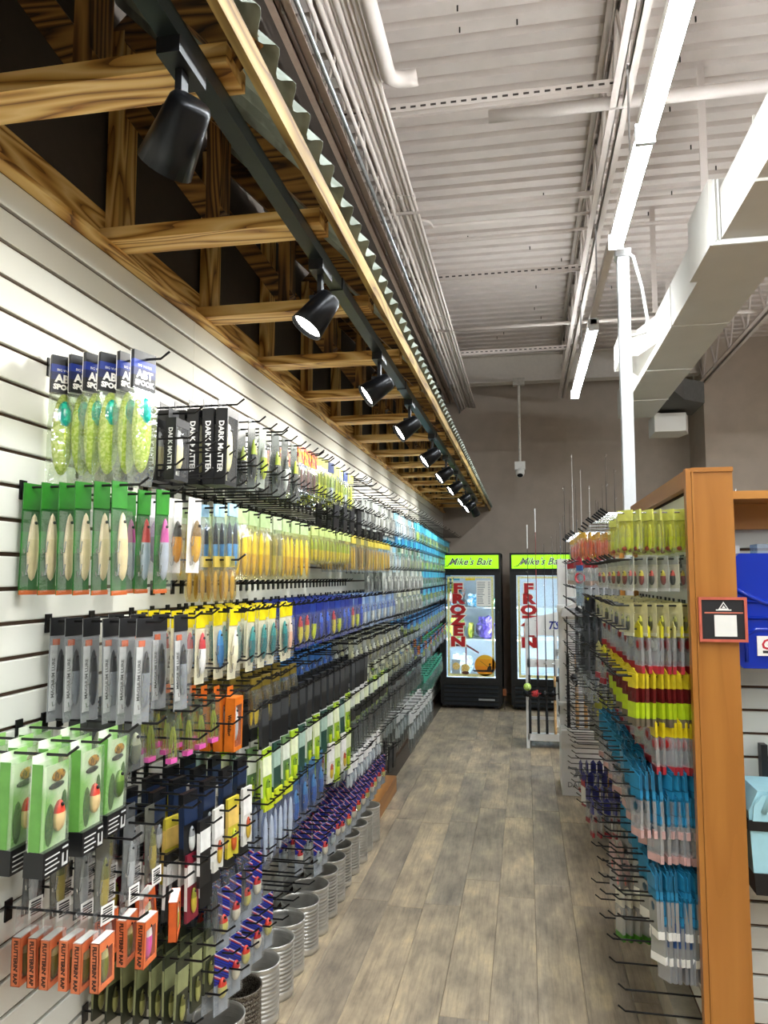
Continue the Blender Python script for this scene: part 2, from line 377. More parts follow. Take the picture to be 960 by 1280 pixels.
for y in (-2, 0, 1.8, 3.4, 5.0, 6.4): part('hanger_rod', MB().tube([(.5, y, 3.42), (.5, y, 3.92)], .005, 5), STEEL, t)
# power pole
t = thing('power_pole', 'square white power pole rising from between the shelves to the lights', 'pole', (.545, 4.08, 0))
b = MB(); b.box(-.03, .03, -.03, .03, 0, 3.30); b.box(-.022, -.006, -.032, -.03, .4, 3.2); b.box(.004, .022, -.032, -.03, .4, 3.2); part('shaft', b, pm('d2d6d8', .35, var=.02), t)
part('top_bracket', MB().box(-.04, .04, -.04, .04, 3.28, 3.32), LH, t)
part('floor_plate', MB().box(-.06, .06, -.06, .06, 0, .006), STEEL, t)
whip = [(0, -.03, 3.31), (.05, -.04, 3.27), (.09, -.035, 3.1), (.115, -.03, 2.92), (.10, -.03, 2.85), (.04, -.03, 2.84), (.03, -.02, 2.84)]
part('flex_cable', MB().tube(whip, .009, 6), pm('dfe0de', .5), t, True)

# air duct
DUCT = pm('c6c1b8', .6, var=.03, scale=5)
t = thing('air_duct', 'big white rectangular air duct running above the right-hand shelves', 'duct')
b = bx(1.03, 1.43, -3.0, 4.0, 3.31, 3.58); part('duct_section', b, DUCT, t)
part('duct_coupling', MB().box(.975, 1.48, 4.0, 4.5, 3.28, 3.64), DUCT, t)
b = MB()
for x0 in (1.0, 1.02): b.box(x0 - .004, x0 + .004, 3.985, 4.0, 3.29, 3.63)
b.box(.97, 1.485, 3.985, 4.0, 3.275, 3.30); part('flange', b, WHITE, t)
part('duct_section', bx(1.03, 1.405, 4.5, 5.35, 3.30, 3.6), DUCT, t)
part('duct_section', bx(1.0305, 1.4045, 5.352, 8.45, 3.3005, 3.6), DUCT, t)
for yy in (2.2, 3.4, 5.35, 6.5, 7.6): part('seam_flange', bx(1.026, 1.41, yy - .004, yy + .004, 3.296, 3.605), DUCT, t)
part('branch_duct', MB().prism([(1.03, 5.9), (1.03, 6.9), (.93, 6.7), (.80, 6.7), (.80, 6.25), (.93, 6.25)], 3.36, 3.58, 2), DUCT, t)
part('branch_duct', MB().prism([(1.40, 7.4), (1.40, 8.4), (1.62, 8.7), (1.86, 8.7), (1.86, 8.1), (1.62, 7.9)], 3.36, 3.58, 2), pm('4a4844', .7), t, label='dark branch duct')  # darker tone than the rest of the duct
part('register_box', MB().prism([(1.40, 8.35), (1.40, 8.75), (1.72, 8.75), (1.78, 8.55), (1.72, 8.35)], 3.12, 3.32, 2), DUCT, t)
for y in (4.25, 5.9, 7.5):
    for x in (1.02, 1.42): part('hanger_strap', bx(x - .02, x + .02, y, y + .004, 3.6, DECK), CEIL, t)
# security camera on a drop pipe
t = thing('security_camera', 'white security camera on a long drop pipe under the girder', 'camera', (-.047, 9.45, 0))
part('junction_box', MB().box(-.075, .075, -.05, .05, 3.98, 4.07), pm('b9b3aa', .5), t)
part('drop_pipe', MB().tube([(0, 0, 4.0), (0, 0, 2.98)], .017, 10), pm('e6e2d8', .4), t, True)
part('mount', MB().box(-.065, .065, -.05, .05, 2.90, 3.0), WHITE, t)
part('camera_body', MB().lathe([(0, .0), (.055, 0), (.055, .10), (.045, .13), (0, .13)], 16, (0, .02, 2.93), (0, -.55, -.8)), WHITE, t, True)
part('lens', MB().lathe([(.0, .131), (.036, .131), (.036, .126)], 14, (0, .02, 2.93), (0, -.55, -.8)), BLACK, t)

# ------------------------------------------------------------------ timber porch roof with corrugated iron
EV = -.5; ZB = 2.455
TR = [1.2 + .6 * k for k in range(-1, 15)]
bm_cache = {}
for k, y in enumerate(TR):
    if k == 0: label = 'scorched pine truss of the porch roof, before the first spotlight'
    t = thing('porch_truss', 'scorched pine truss of the porch roof fixed above the slatwall', 'truss', (0, y, 0), 0, 'pine trusses of the porch roof')
    if y > BY - .1: continue
    part('bottom_chord', MB().box(WX + .002, EV, -.045, .045, ZB, ZB + .038), pine(0), t)
    part('rafter', MB().beam((EV + .02, 0, ZB + .045), (WX + .03, 0, ZB + .045 + (EV - WX) - .01), .038, .07), darkpine(0), t)
    part('wall_post', MB().box(WX + .002, WX + .042, -.02, .065, ZB + .04, ZB + .62), pine(2), t)
    part('king_post', MB().box(-.83, -.79, .0, .07, ZB + .04, ZB + .34), darkpine(2), t)
    part('brace', MB().beam((WX + .05, .02, ZB + .42), (-.80, .02, ZB + .06), .038, .06), darkpine(0), t)
segs = [(FY + 4, .7), (.7, 2.98), (2.98, 5.4), (5.4, 7.9), (7.9, BY)]
def seg_boards(name, make, mat, label, cat, group):
    for a, b in segs: tag(put(name, make(a + .001, b - .001).mesh(name, mat)), label, cat, group)
seg_boards('wall_plate', lambda a, b: MB().box(WX - .002, WX + .036, a, b, 2.442, 2.442 + .012).box(WX - .004, WX + .0015, a, b, 2.455, 2.55), pine(1), 'pine plate running along the top of the slatwall', 'board', 'wall plate boards')
seg_boards('purlin', lambda a, b: MB().beam((-.82, a, ZB + .50), (-.82, b, ZB + .50), .089, .03, (1, 0, 1)), darkpine(1), 'dark pine purlin lying high across the porch rafters', 'board', 'upper purlins')
seg_boards('eave_batten', lambda a, b: MB().beam((EV + .034, a, ZB + .022), (EV + .034, b, ZB + .022), .020, .036, (0.2, 0, 1)), wood(1, ('6a4a20', 'a98a4c', 'bda062', '8a6a34'), 5.0, .6, 1.4, 14.0), 'weathered pine batten along the low eave of the porch roof', 'board', 'eave battens')
# corrugated sheets: waves run along y, slope 45 degrees in x
def corr(s0, s1, a, b):
    """sheet between slope distances s0..s1 measured up from the eave; both faces"""
    p = .1; n = int((b - a) / p * 8); mb = MB(); vs = []
    ex, ez = EV + .062, ZB + .012
    for i in range(n + 1):
        y = a + (b - a) * i / n; h = .015 * math.sin(2 * math.pi * y / p)
        for sd in (s0, s1):
            for off in (0, -.0012):
                q = h + off; vs.append((ex - sd * .7071 + q * .7071, y, ez + sd * .7071 + q * .7071 + .045))
    fs = []
    for i in range(n):
        o = i * 4; q = o + 4; fs += [(o, q, q + 2, o + 2), (o + 1, o + 3, q + 3, q + 1), (o, o + 1, q + 1, q), (o + 2, q + 2, q + 3, o + 3)]
    mb.add(vs, fs); return mb
IRON = speckled('7d8478', '98a094', 14, .5, .75, .05)
for a, b in segs:
    tag(put('corrugated_sheet', corr(0, .54, a, b + (0 if b > 10 else .04)).mesh('corrugated_sheet', IRON, True)), 'grey-green corrugated iron sheet along the eave of the porch roof', 'roof sheet', 'lower corrugated sheets')
    tag(put('corrugated_sheet', corr(.53, .92, a, b + (0 if b > 10 else .04)).mesh('corrugated_sheet', IRON, True)), 'grey-green corrugated iron sheet on the upper slope against the wall', 'roof sheet', 'upper corrugated sheets')
# track and spotlights
TX, TZ = -.545, 2.415
t = thing('light_track', 'long black lighting track under the porch trusses', 'track', (TX, 0, TZ))
part('rail', MB().box(-.018, .018, .2, 8.6, 0, .034).box(-.012, .012, .2, 8.6, .034, .04), pm('1b211f', .35, .4), t)
for y in (.9, 2.1, 3.3, 4.5, 5.7): part('clip', bx(-.021, .021, y, y + .03, -.003, .036), BLACK, t)
def spot(y, aim, lit=True, label='', group=None, power=1.0):
    t = thing('track_spotlight', label, 'spotlight', (TX, y, TZ), 0, group)
    part('adapter', bx(-.02, .02, -.05, .05, -.028, .0), BLACK, t)
    part('stem', MB().box(-.006, .006, -.012, .012, -.085, -.028).box(-.03, .03, -.008, .008, -.095, -.083), BLACK, t)
    d = Vector(aim).normalized(); c = Vector((0, 0, -.125)) - d * .045
    part('shade', MB().lathe([(.0, -.004), (.030, -.004), (.035, .004), (.038, .03), (.048, .112), (.045, .112), (.043, .09)], 20, c, d), pm('16171a', .28, .5), t, True)
    part('lens', MB().lathe([(0, .10), (.0435, .10)], 20, c, d), emit('fffaf0', 30.0) if lit else pm('d5d5d0', .2), t)
    if lit:
        L = bpy.data.lights.new('spot_lamp', 'SPOT'); L.energy = SPOT_W * power; L.spot_size = math.radians(125); L.spot_blend = .7; L.shadow_soft_size = .04; L.color = (1, .97, .9)
        o = bpy.data.objects.new('spot_lamp', L); COL.objects.link(o); o.parent = t; o.location = c + d * .13; o.rotation_euler = d.to_track_quat('-Z', 'Y').to_euler()
spot(1.08, (-.62, .45, -.62), True, 'black track spotlight whose back is turned, before the second pine truss', power=.35)
for i, y in enumerate((1.93, 2.78, 3.55, 4.45, 5.25, 6.05, 7.0, 7.7)):
    aim = (-.5, -.28, -.8) if i == 0 else (-.76, -.30, -.58)
    spot(y, aim, True, 'black track spotlight with lit lens aimed down at the slatwall', 'lit spotlights on the track')
spot(8.2, (.35, .5, -.7), False, 'black track spotlight turned away, at the far end of the track')

# ------------------------------------------------------------------ display freezers along the back wall
FZY = 8.98
def freezer(x0, wd, label, decals):
    t = thing('display_freezer', label, 'freezer', (x0, FZY, 0), 0); W = wd; D = .72; Hh = 1.84
    K = pm('0f1012', .3)
    b = MB(); b.box(0, .045, .06, D, .05, Hh); b.box(W - .045, W, .06, D, .05, Hh); b.box(0, W, .06, D, Hh - .05, Hh); b.box(.045, W - .045, D - .05, D, .05, Hh)
    b.box(.045, W - .045, .06, D, .05, .34); part('cabinet', b, K, t)
    part('liner', MB().box(.046, .052, .065, D - .051, .36, 1.60).box(W - .052, W - .046, .065, D - .051, .36, 1.60).box(.052, W - .052, D - .058, D - .051, .36, 1.60).box(.052, W - .052, .065, D - .05, .345, .36), pm('dfe8ee', .5, var=.02), t)
    hd = part('header_box', MB().box(0, W, 0, .06, Hh - .205, Hh).box(.045, W - .045, .06, .3, Hh - .22, Hh - .05), K, t)
    part('sign_panel', bx(.025, W - .025, -.004, .0, Hh - .185, Hh - .025), emit('8fdc12', .9), hd, label='lime green lit sign panel')
    tb = MB(); add_text(tb, "Mike's Bait", .11, (W / 2, -.0065, Hh - .105), (1.02, 0, 0), (0, 0, 1.05), 0, shear=.4, bold=.004, space=1.02)
    add_text(tb, "Mike's Bait", .11, (W / 2, -.0085, Hh - .105), (1.02, 0, 0), (0, 0, 1.05), 1, shear=.4, bold=.0, space=1.02)
    tb.add([(.05, -.006, Hh - .165), (.10, -.006, Hh - .145), (.16, -.006, Hh - .06), (.17, -.006, Hh - .06), (.105, -.006, Hh - .155), (.05, -.006, Hh - .17)], [(0, 1, 2, 3, 4, 5)], 1)
    part('lettering', tb, [PAPER, pm('10182a', .5)], hd)
    fr = MB(); zt, zb = Hh - .235, .345
    fr.box(.0, .075, .005, .055, zb - .05, zt + .02); fr.box(W - .075, W, .005, .055, zb - .05, zt + .02); fr.box(.075, W - .075, .005, .055, zt - .03, zt + .02); fr.box(.075, W - .075, .005, .055, zb - .05, zb + .02)
    dr = part('door', fr, K, t)
    part('pane', bx(.074, W - .074, .028, .032, zb + .02, zt - .03), glass(), dr)
    part('handle', MB().tube([(W - .03, -.0, .75), (W - .03, -.028, .78), (W - .03, -.028, 1.12), (W - .03, -.0, 1.15)], .009, 8), K, dr)
    bd = MB(); a, b_, c_, d_ = .09, W - .09, zb + .03, zt - .045
    for q in ((a, b_, d_ - .022, d_), (a, b_, c_, c_ + .035), (a, a + .025, c_ + .035, d_ - .022), (b_ - .025, b_, c_ + .035, d_ - .022)): bd.box(q[0], q[1], .0262, .0275, q[2], q[3])
    part('border_decal', bd, speckled('e9e08a', 'f2edb4', 90, .5), dr)
    for zz in (.62 + .19, 1.19): part('wire_shelf', MB().box(.055, W - .055, .09, D - .07, zz - .012, zz), pm('eef2f4', .4), t)
    for sx in (.06, W - .064): part('interior_lamp', bx(sx, sx + .005, .062, .075, .38, 1.58), emit('f3f9ff', FREEZER_STRENGTH), t)
    gr = part('grille', bx(.02, W - .02, .03, .06, .03, .29), pm('090909', .5), t)
    for k in range(5): part('louver', MB().prism([(.004, .055 + k * .05), (.03, .075 + k * .05), (.03, .068 + k * .05), (.008, .045 + k * .05)], .045, W - .045, 0), pm('2e3236', .35, .3), gr)
    part('maker_badge', bx(W * .62, W * .88, -.002, .004, .105, .125), pm('aeb2b4', .3, .5), gr)
    for sx in (.06, W - .1): part('foot', MB().box(sx, sx + .05, .1, .15, 0, .05).box(sx, sx + .05, D - .15, D - .1, 0, .05), BLACK, t)
    # FROZEN lettering on the glass
    tb = MB(); n = 6; ztop = zt - .19; st = .127
    for i, ch in enumerate('FROZEN'):
        zc = ztop - i * st; wx = .115 + .10
        add_text(tb, ch, .155, (wx, .0255, zc), (1.5, 0, 0), (0, 0, 1), 0, bold=.016); add_text(tb, ch, .15, (wx, .0245, zc), (1.5, 0, 0), (0, 0, 1), 1, bold=.009)
    part('frozen_decal', tb, [pm('f3ead8', .5), pm('b3161b', .45)], dr)
    if decals:
        pl = MB().box(W * .60, W * .84, .0256, .0268, zt - .40, zt - .09); pmn = part('price_list', pl, PAPER, dr)
        ln = MB()
        for i in range(13):
            z = zt - .11 - i * .021; ln.box(W * .615, W * (.70 + random.random() * .05), .0248, .0255, z - .008, z); ln.box(W * .79, W * .825, .0248, .0255, z - .008, z)
        part('printed_line', ln, pm('8a8d90', .6), pmn)['kind'] = 'stuff'
        cx_, cz = W * .73, zb + .165; R_ = .125
        sd = part('sun_decal', MB().lathe([(0, 0), (R_, 0), (R_, -.001), (0, -.001)], 32, (cx_, .0262, cz), (0, -1, 0)), striped(('f0a21a', 'f3bb2e', 'ee8f1a'), 4.0), dr)
        bo = MB(); bo.prism([(cx_ - .15, cz - .055), (cx_ - .13, cz - .075), (cx_ + .09, cz - .075), (cx_ + .11, cz - .045), (cx_ - .02, cz - .052)], .0235, .0245, 1)
        bo.prism([(cx_ + .02, cz - .05), (cx_ + .07, cz - .05), (cx_ + .075, cz - .01), (cx_ + .05, cz + .005), (cx_ + .03, cz - .02)], .0235, .0245, 1)
        bo.lathe([(0, 0), (.013, 0)], 10, (cx_ + .055, .0238, cz + .015), (0, -1, 0)); bo.tube([(cx_ + .03, .024, cz - .015), (cx_ - .06, .024, cz + .055)], .002, 4)
        part('boat_silhouette', bo, pm('1c1208', .6), sd)
        br = MB()
        for i, (dx, dz, ww, hh, m) in enumerate([(.035, .06, .1, .17, 0), (.145, .06, .08, .1, 1)]): br.box(.1 + dx, .1 + dx + ww, .0262, .027, zb + dz, zb + dz + hh, m)
        br.ell((.19, .024, zb + .15), .045, .002, .045, 10, 6, 2); br.ell((.30, .024, zb + .13), .05, .002, .05, 10, 6, 2); br.ell((.30, .0225, zb + .075), .045, .002, .02, 8, 5, 3)
        part('bait_picture', br, [pm('b7c6cf', .5), pm('d9d6cc', .5), speckled('e5c060', 'f4dd9a', 60), pm('5a3526', .6)], dr)
        fm = MB(); zf = zb + .05
        for q in ((.10, .115, 0, .36), (.30, .315, 0, .36), (.10, .315, .34, .36), (.10, .315, 0, .016)): fm.box(.0 + q[0], q[1], .0264, .0272, zf + q[2], zf + q[3])
        fm.prism([(.10, zf + .36), (.315, zf + .36), (.46, zf + .27), (.46, zf + .25), (.315, zf + .335), (.10, zf + .335)], .0264, .0272, 1)
        part('house_frame_decal', fm, speckled('7c3a48', 'a86a74', 70), dr)
        part('yellow_decal', bx(W * .42, W * .58, .0264, .0272, zt - .09, zt - .045), pm('f2d91e', .5), dr)
        bs = MB()
        for i in range(4): bs.box(.12, .24 + .02 * (i % 2), .0264, .0272, zt - .09 - i * .045, zt - .07 - i * .045, i % 2)
        part('notice_strip', bs, [pm('3fa6c4', .5), pm('23323c', .5)], dr)
    return t
freezer(-1.02, .73, 'black upright display freezer stocked with bait bags, next to the slatwall', True)
freezer(-.185, .73, 'black upright display freezer behind the rod rack, shelves nearly bare', False)
freezer(.63, .73, 'black upright display freezer mostly hidden behind the rod display', False)
def bait_bag(x, y, z, sx, sz, h1, h2, label):
    mb = MB(); rnd = random.Random(int(x * 1000 + z * 77)); seg, rg = 14, 9; vs = []; fs = []
    for i in range(rg + 1):
        a = math.pi * i / rg
        for k in range(seg):
            b = 2 * math.pi * k / seg; q = 1 + rnd.uniform(-.16, .16)
            vs.append((sx * math.sin(a) ** .6 * math.cos(b) * q, .11 * math.sin(a) ** .6 * math.sin(b) * q, sz * (1 - math.cos(a)) * (1 if i in (0, rg) else q)))
    for i in range(rg):
        for k in range(seg): k2 = (k + 1) % seg; fs.append((i * seg + k, i * seg + k2, (i + 1) * seg + k2, (i + 1) * seg + k))
    mb.add(vs, fs); o = put('bait_bag', mb.mesh('bait_bag', speckled(h1, h2, 30, .5, .3)), None, (x, y, z + .001)); return tag(o, label, 'bag')
s1, s2, s3 = 1.19, .81, .36
bait_bag(-.83, FZY + .22, s1, .1, .13, '8a5a48', '4c7a8c', 'brown and blue frozen bait bag on the freezer upper shelf')
bait_bag(-.62, FZY + .2, s1, .09, .075, 'e9f0f2', '4aa2c8', 'white and blue bait box bag on the freezer upper shelf')
bait_bag(-.43, FZY + .22, s1, .075, .06, '2f6b3a', '9cc0a0', 'green bait bag on the freezer upper shelf')
bait_bag(-.83, FZY + .22, s2, .095, .14, 'c6c83a', '6f8f2c', 'yellow-green bait bag on the freezer middle shelf')
bait_bag(-.49, FZY + .22, s2, .105, .13, '3a2a72', '6e5cb8', 'purple bait bag on the freezer middle shelf')
bait_bag(-.665, FZY + .24, s2, .038, .09, 'd9cf4a', '8a9a34', 'small yellow bait bag between two bigger bags in the freezer')
bait_bag(-.78, FZY + .3, s3, .13, .12, 'b9ced6', 'e6eef0', 'pale frosted bait bag on the freezer floor')
bait_bag(-.49, FZY + .3, s3, .11, .09, '9fc6da', 'dfeaf0', 'pale blue bait bag on the freezer floor')
t = thing('price_card', 'small orange price card standing between the freezers', 'card', (-.265, FZY + .05, 0))
part('card', bx(-.02, .02, 0, .004, .16, .24), pm('8a4a1c', .6), t); part('stem', bx(-.003, .003, .0, .004, 0, .16), BLACK, t)

# ------------------------------------------------------------------ fishing rods, rod racks
def rod_parts(t, L, blank, grip, reel, seg=5, tip=None):
    b = MB(); b.tube([(0, 0, .0), (0, 0, .02), (0, 0, .30)], .0125, 8); b.tube([(0, 0, .42), (0, 0, .52)], .011, 8); part('grip', b, grip, t, True)
    part('reel_seat', MB().tube([(0, 0, .30), (0, 0, .42)], .009, 8), BLACK, t)
    part('blank', MB().tube([(0, 0, .5), (0, 0, L * .6), (0, 0, L)], [.0065, .004, .0016], 6), blank, t)
    g = MB()
    for k in range(6):
        z = .62 + (L - .65) * (k / 5) ** .8; r = .013 - k * .0018
        g.tube([(0, 0, z), (0, -.014, z + .01), (0, -.016 - r, z + .012)], .0012, 4); g.tube([(r * math.cos(a), -.016 - r + r * math.sin(a), z + .012) for a in [k2 * math.pi / 4 for k2 in range(9)]], .0011, 4)
    part('line_guide', g, STEEL, t)
    if tip: part('tip_wrap', MB().tube([(0, 0, L - .22), (0, 0, L)], .0042, 5), tip, t)
    if reel:
        r = MB(); r.lathe([(.0, -.03), (.022, -.03), (.026, -.01), (.018, 0), (.018, .015), (.027, .022), (.027, .03), (0, .03)], 12, (0, -.055, .36), (0, -1, .2)); r.box(-.004, .004, -.05, -.008, .33, .39); r.tube([(.02, -.05, .36), (.055, -.05, .37), (.055, -.085, .37)], .004, 5); part('reel', r, reel, t, True)
def rod(x, y, z, L, blank, grip, reel, label, group=None, rx=0, ry=0, tip=None):
    t = thing('fishing_rod', label, 'rod', (x, y, z), random.uniform(-.5, .5), group); t.rotation_euler = (rx, ry, t.rotation_euler.z); rod_parts(t, L, blank, grip, reel, tip=tip); return t
CORK = speckled('c79a62', 'dbb684', 90, .5, .7); EVA = pm('141416', .8); GRAPH = pm('1c1d22', .3)
RK = pm('eeeeec', .4, var=.02)
def rack(x, y, label, Wd=.62):
    t = thing('rod_rack', label, 'rack', (x, y, 0))
    for dx in (0, Wd): part('post', MB().box(dx - .014, dx + .014, -.014, .014, 0, 1.17), RK, t); part('post', MB().box(dx - .012, dx + .012, .28, .304, 0, 1.0), RK, t)
    part('base_tray', MB().box(0, Wd, -.01, .29, .07, .085).box(0, Wd, -.014, .0, .07, .13), RK, t)
    part('lower_rail', bx(0, Wd, -.016, .012, .26, .285), RK, t)
    part('rod_shelf', MB().box(0, Wd, -.014, .05, .73, .80).box(0, Wd, .05, .29, .745, .76), RK, t)
    for k in range(9): part('rod_cradle', MB().box(.03 + k * .07, .036 + k * .07, -.05, -.014, .76, .79), RK, t)
    return t
r1 = rack(.0, 7.08, 'white rod rack with a fish emblem panel, in front of the freezers')
sp = part('emblem_panel', MB().prism([(0, 1.02), (.62, 1.02), (.62, 1.30), (.30, 1.24), (0, 1.17)], -.02, -.012, 1), RK, r1)
eb = MB(); eb.ell((.40, -.022, 1.13), .085, .0015, .035, 12, 6); eb.add([(.47, -.0225, 1.13), (.53, -.0225, 1.19), (.51, -.0225, 1.12), (.54, -.0225, 1.08)], [(0, 1, 2), (0, 2, 3)]); eb.add([(.36, -.0225, 1.16), (.42, -.0225, 1.21), (.44, -.0225, 1.155)], [(0, 1, 2)])
add_text(eb, 'TSU', .10, (.27, -.0235, 1.11), (1, 0, 0), (0, 0, 1), 0, shear=.4, bold=.002); part('fish_emblem', eb, pm('2c3690', .5), sp)
cols = [pm('1c1d22', .3), pm('8c1c22', .3), pm('23252c', .3), pm('30343a', .3), pm('5b6a78', .3), pm('22242a', .3), pm('7a7d80', .3), pm('1d1e22', .3)]
for k in range(8):
    L = (1.90, 2.05, 1.72, 1.80, 1.92, 1.78, 1.95, 1.85)[k]; x = .01 + k * .075
    lb = 'black handled fishing rod with reel in the white rack before the freezers' if k != 1 else 'red fishing rod with red reel in the white rack before the freezers'
    rod(.01 + x, 7.04, .14, L, cols[k], EVA if k in (0, 1, 2, 6) else CORK, pm('b3232a', .3) if k == 1 else pm('15161a', .25, .5), lb, 'rods in the emblem rack' if k != 1 else None, tip=WHITE if k in (0, 1) else None)
t = thing('yellow_tag', 'yellow hanging product cards on the rod rack shelf', 'card', (.3, 7.06, .85)); part('card', MB().box(0, .12, -.06, -.055, .0, .13), pm('e3cf1d', .5), t); part('hook_tab', bx(.05, .07, -.058, -.056, .13, .16), BLACK, t)
t = thing('lure_ball', 'lime green round float clipped to the rod rack post', 'float', (.0, 7.04, .56)); part('ball', MB().ell((0, -.04, 0), .035, .035, .035, 12, 8), speckled('a8d23a', 'd8ee9a', 60), t, True); part('clip', bx(-.006, .006, -.012, 0, -.01, .01), BLACK, t)
# white branded rod display
DX, DY = .235, 5.62
t = thing('rod_display', 'tall white rod display stand with grey maker logo on its base box', 'display', (DX, DY, 0))
part('base_box', MB().box(0, .75, 0, .42, .0, .33), pm('eef0f2', .35, var=.01), t)
part('ledge', MB().box(-.004, .754, -.004, .3, .33, .47).box(0, .75, -.03, 0, .37, .46), RK, t)
part('back_column', MB().box(-.0, .14, .12, .2, .47, 1.69), RK, t)
part('back_panel', MB().box(.14, .75, .2, .22, .47, 1.66), RK, t)
for zz in (.62, 1.30): part('cross_bar', MB().box(-.01, .755, .05, .12, zz, zz + (.05 if zz > 1 else .022)), RK, t)
part('bracket', MB().prism([(.02, 1.27), (.13, 1.27), (.13, 1.37), (.02, 1.33)], .0, .12, 1), RK, t)
lg = MB(); LG = pm('8d9196', .5)
lg.add([(.04, -.0015, .20), (.10, -.0015, .20), (.125, -.0015, .165), (.10, -.0015, .13), (.075, -.0015, .13), (.095, -.0015, .165), (.085, -.0015, .185), (.04, -.0015, .185)], [tuple(range(8))])
for dx in (.03, .06): lg.add([(.085 + dx, -.0015, .205), (.105 + dx, -.0015, .205), (.135 + dx, -.0015, .165), (.105 + dx, -.0015, .125), (.085 + dx, -.0015, .125), (.112 + dx, -.0015, .165)], [tuple(range(6))])
add_text(lg, 'DAIWA', .05, (.12, -.0015, .075), (1, 0, 0), (0, 0, 1), 0, bold=.001); part('maker_logo', lg, LG, t)
for k in range(9):
    x = DX + .055 + k * .06; L = 2.05 + .12 * ((k * 7) % 4)
    a = rod(x, DY + .01, .474, L - .30 if k < 1 else L - .42, GRAPH if k == 0 else pm('d9dadb', .3) if k in (1, 2, 3) else GRAPH, EVA if k == 0 else CORK, BLACK if k else None, ['slim black rod with black grip at the corner of the white display', 'pale rod with cork grip on the white display stand', 'dark rod with cork grip on the white display stand'][0 if k == 0 else 1 if k < 4 else 2], None if k == 0 else 'pale rods on the white display' if k < 4 else 'dark rods on the white display')
# rods standing in a low rack behind the gondola
r2 = rack(1.02, 5.75, 'white rod rack hidden behind the oak shelving with tall rods')
for k, (x, L, wtip) in enumerate([(1.05, 1.75, 0), (1.12, 1.9, 0), (1.18, 2.08, 1), (1.24, 2.1, 1), (1.3, 1.8, 0), (1.5, 2.05, 1)]):
    rod(x, 5.71, .14, L, GRAPH, EVA, BLACK, 'dark rod with white tip rising behind the oak shelving' if wtip else 'thin dark rod rising behind the oak shelving', 'white tipped rods behind the oak shelving' if wtip else 'thin rods behind the oak shelving', tip=WHITE if wtip else None)
r3 = rack(.30, 8.1, 'white rod rack standing deeper behind the rod display', .62)
for k in range(9):
    rod(.33 + k * .068, 8.06, .14, 1.9 + .16 * ((k * 5) % 4), GRAPH, EVA, BLACK, 'tall thin rod in the rack behind the white rod display', 'tall thin rods before the hidden freezer')

# ------------------------------------------------------------------ oak gondolas on the right
OAKZ, OAKY, OAKX = oak(2), oak(1), oak(0)
def gondola(y0, y1, top, label):
    t = thing('display_gondola', label, 'shelving', (0, y0, 0)); L = y1 - y0
    part('core_board', bx(GX + .0125, GX + .03, .03, L - .03, .06, top - .02), pm('5a4130', .7), t)
    sm = slat_mesh(L - .062, 1, 1).mesh('slat', SLAT); k = 0; z = top - .055 - PITCHZ
    while z > .14: put('slat', sm, t, (GX, .031, z)); z -= PITCHZ
    for yy in (0, L - .03):
        e = part('end_panel', MB().box(.51, .635, yy, yy + .03, 0, top), OAKZ, t)
        if yy == 0:
            part('edge_bead', MB().prism([(.497, -.004), (.512, -.004), (.512, .031), (.497, .031)], 0, top, 2), OAKZ, e)
            part('edge_bead', MB().prism([(.514, -.006), (.52, -.006), (.52, 0), (.514, 0)], 0, top - .012, 2), OAKZ, e)
            part('top_lip', MB().box(.512, .636, -.005, 0, top - .012, top + .002), OAKX, e)
    part('top_rail', MB().box(.503, .53, .031, L - .031, top - .055, top).box(.53, .63, .031, L - .031, top - .02, top), OAKY, t)
    part('base_kick', MB().box(.46, .62, .032, L - .032, 0, .12), pm('b9b09f', .6), t)
    return t
gondola(2.45, 3.77, 1.895, 'oak framed slatwall gondola with the black framed notice on its end post')
gondola(4.17, 5.40, 1.848, 'oak framed slatwall gondola beyond the white power pole')
# end cap facing the camera
t = thing('endcap_display', 'oak topped slatwall end display holding the blue case', 'display', (.64, 2.7, 0))
part('core_board', bx(0, 1.2, .0125, .03, .1, 1.73), pm('5a4130', .7), t)
sm = slat_mesh(1.2, 0, 1); sm.v = [(v[0], v[1], v[2]) for v in sm.v]; sme = sm.mesh('slat', SLAT)
z = 1.73 - PITCHZ
while z > .1: put('slat', sme, t, (0, 0, z)); z -= PITCHZ
part('top_shelf', bx(-.005, 1.22, -.22, .05, 1.80, 1.825), OAKX, t); part('fascia', bx(-.003, 1.21, -.03, .0, 1.715, 1.80), OAKX, t)
part('base_box', bx(0, 1.2, -.02, .03, 0, .12), OAKX, t)
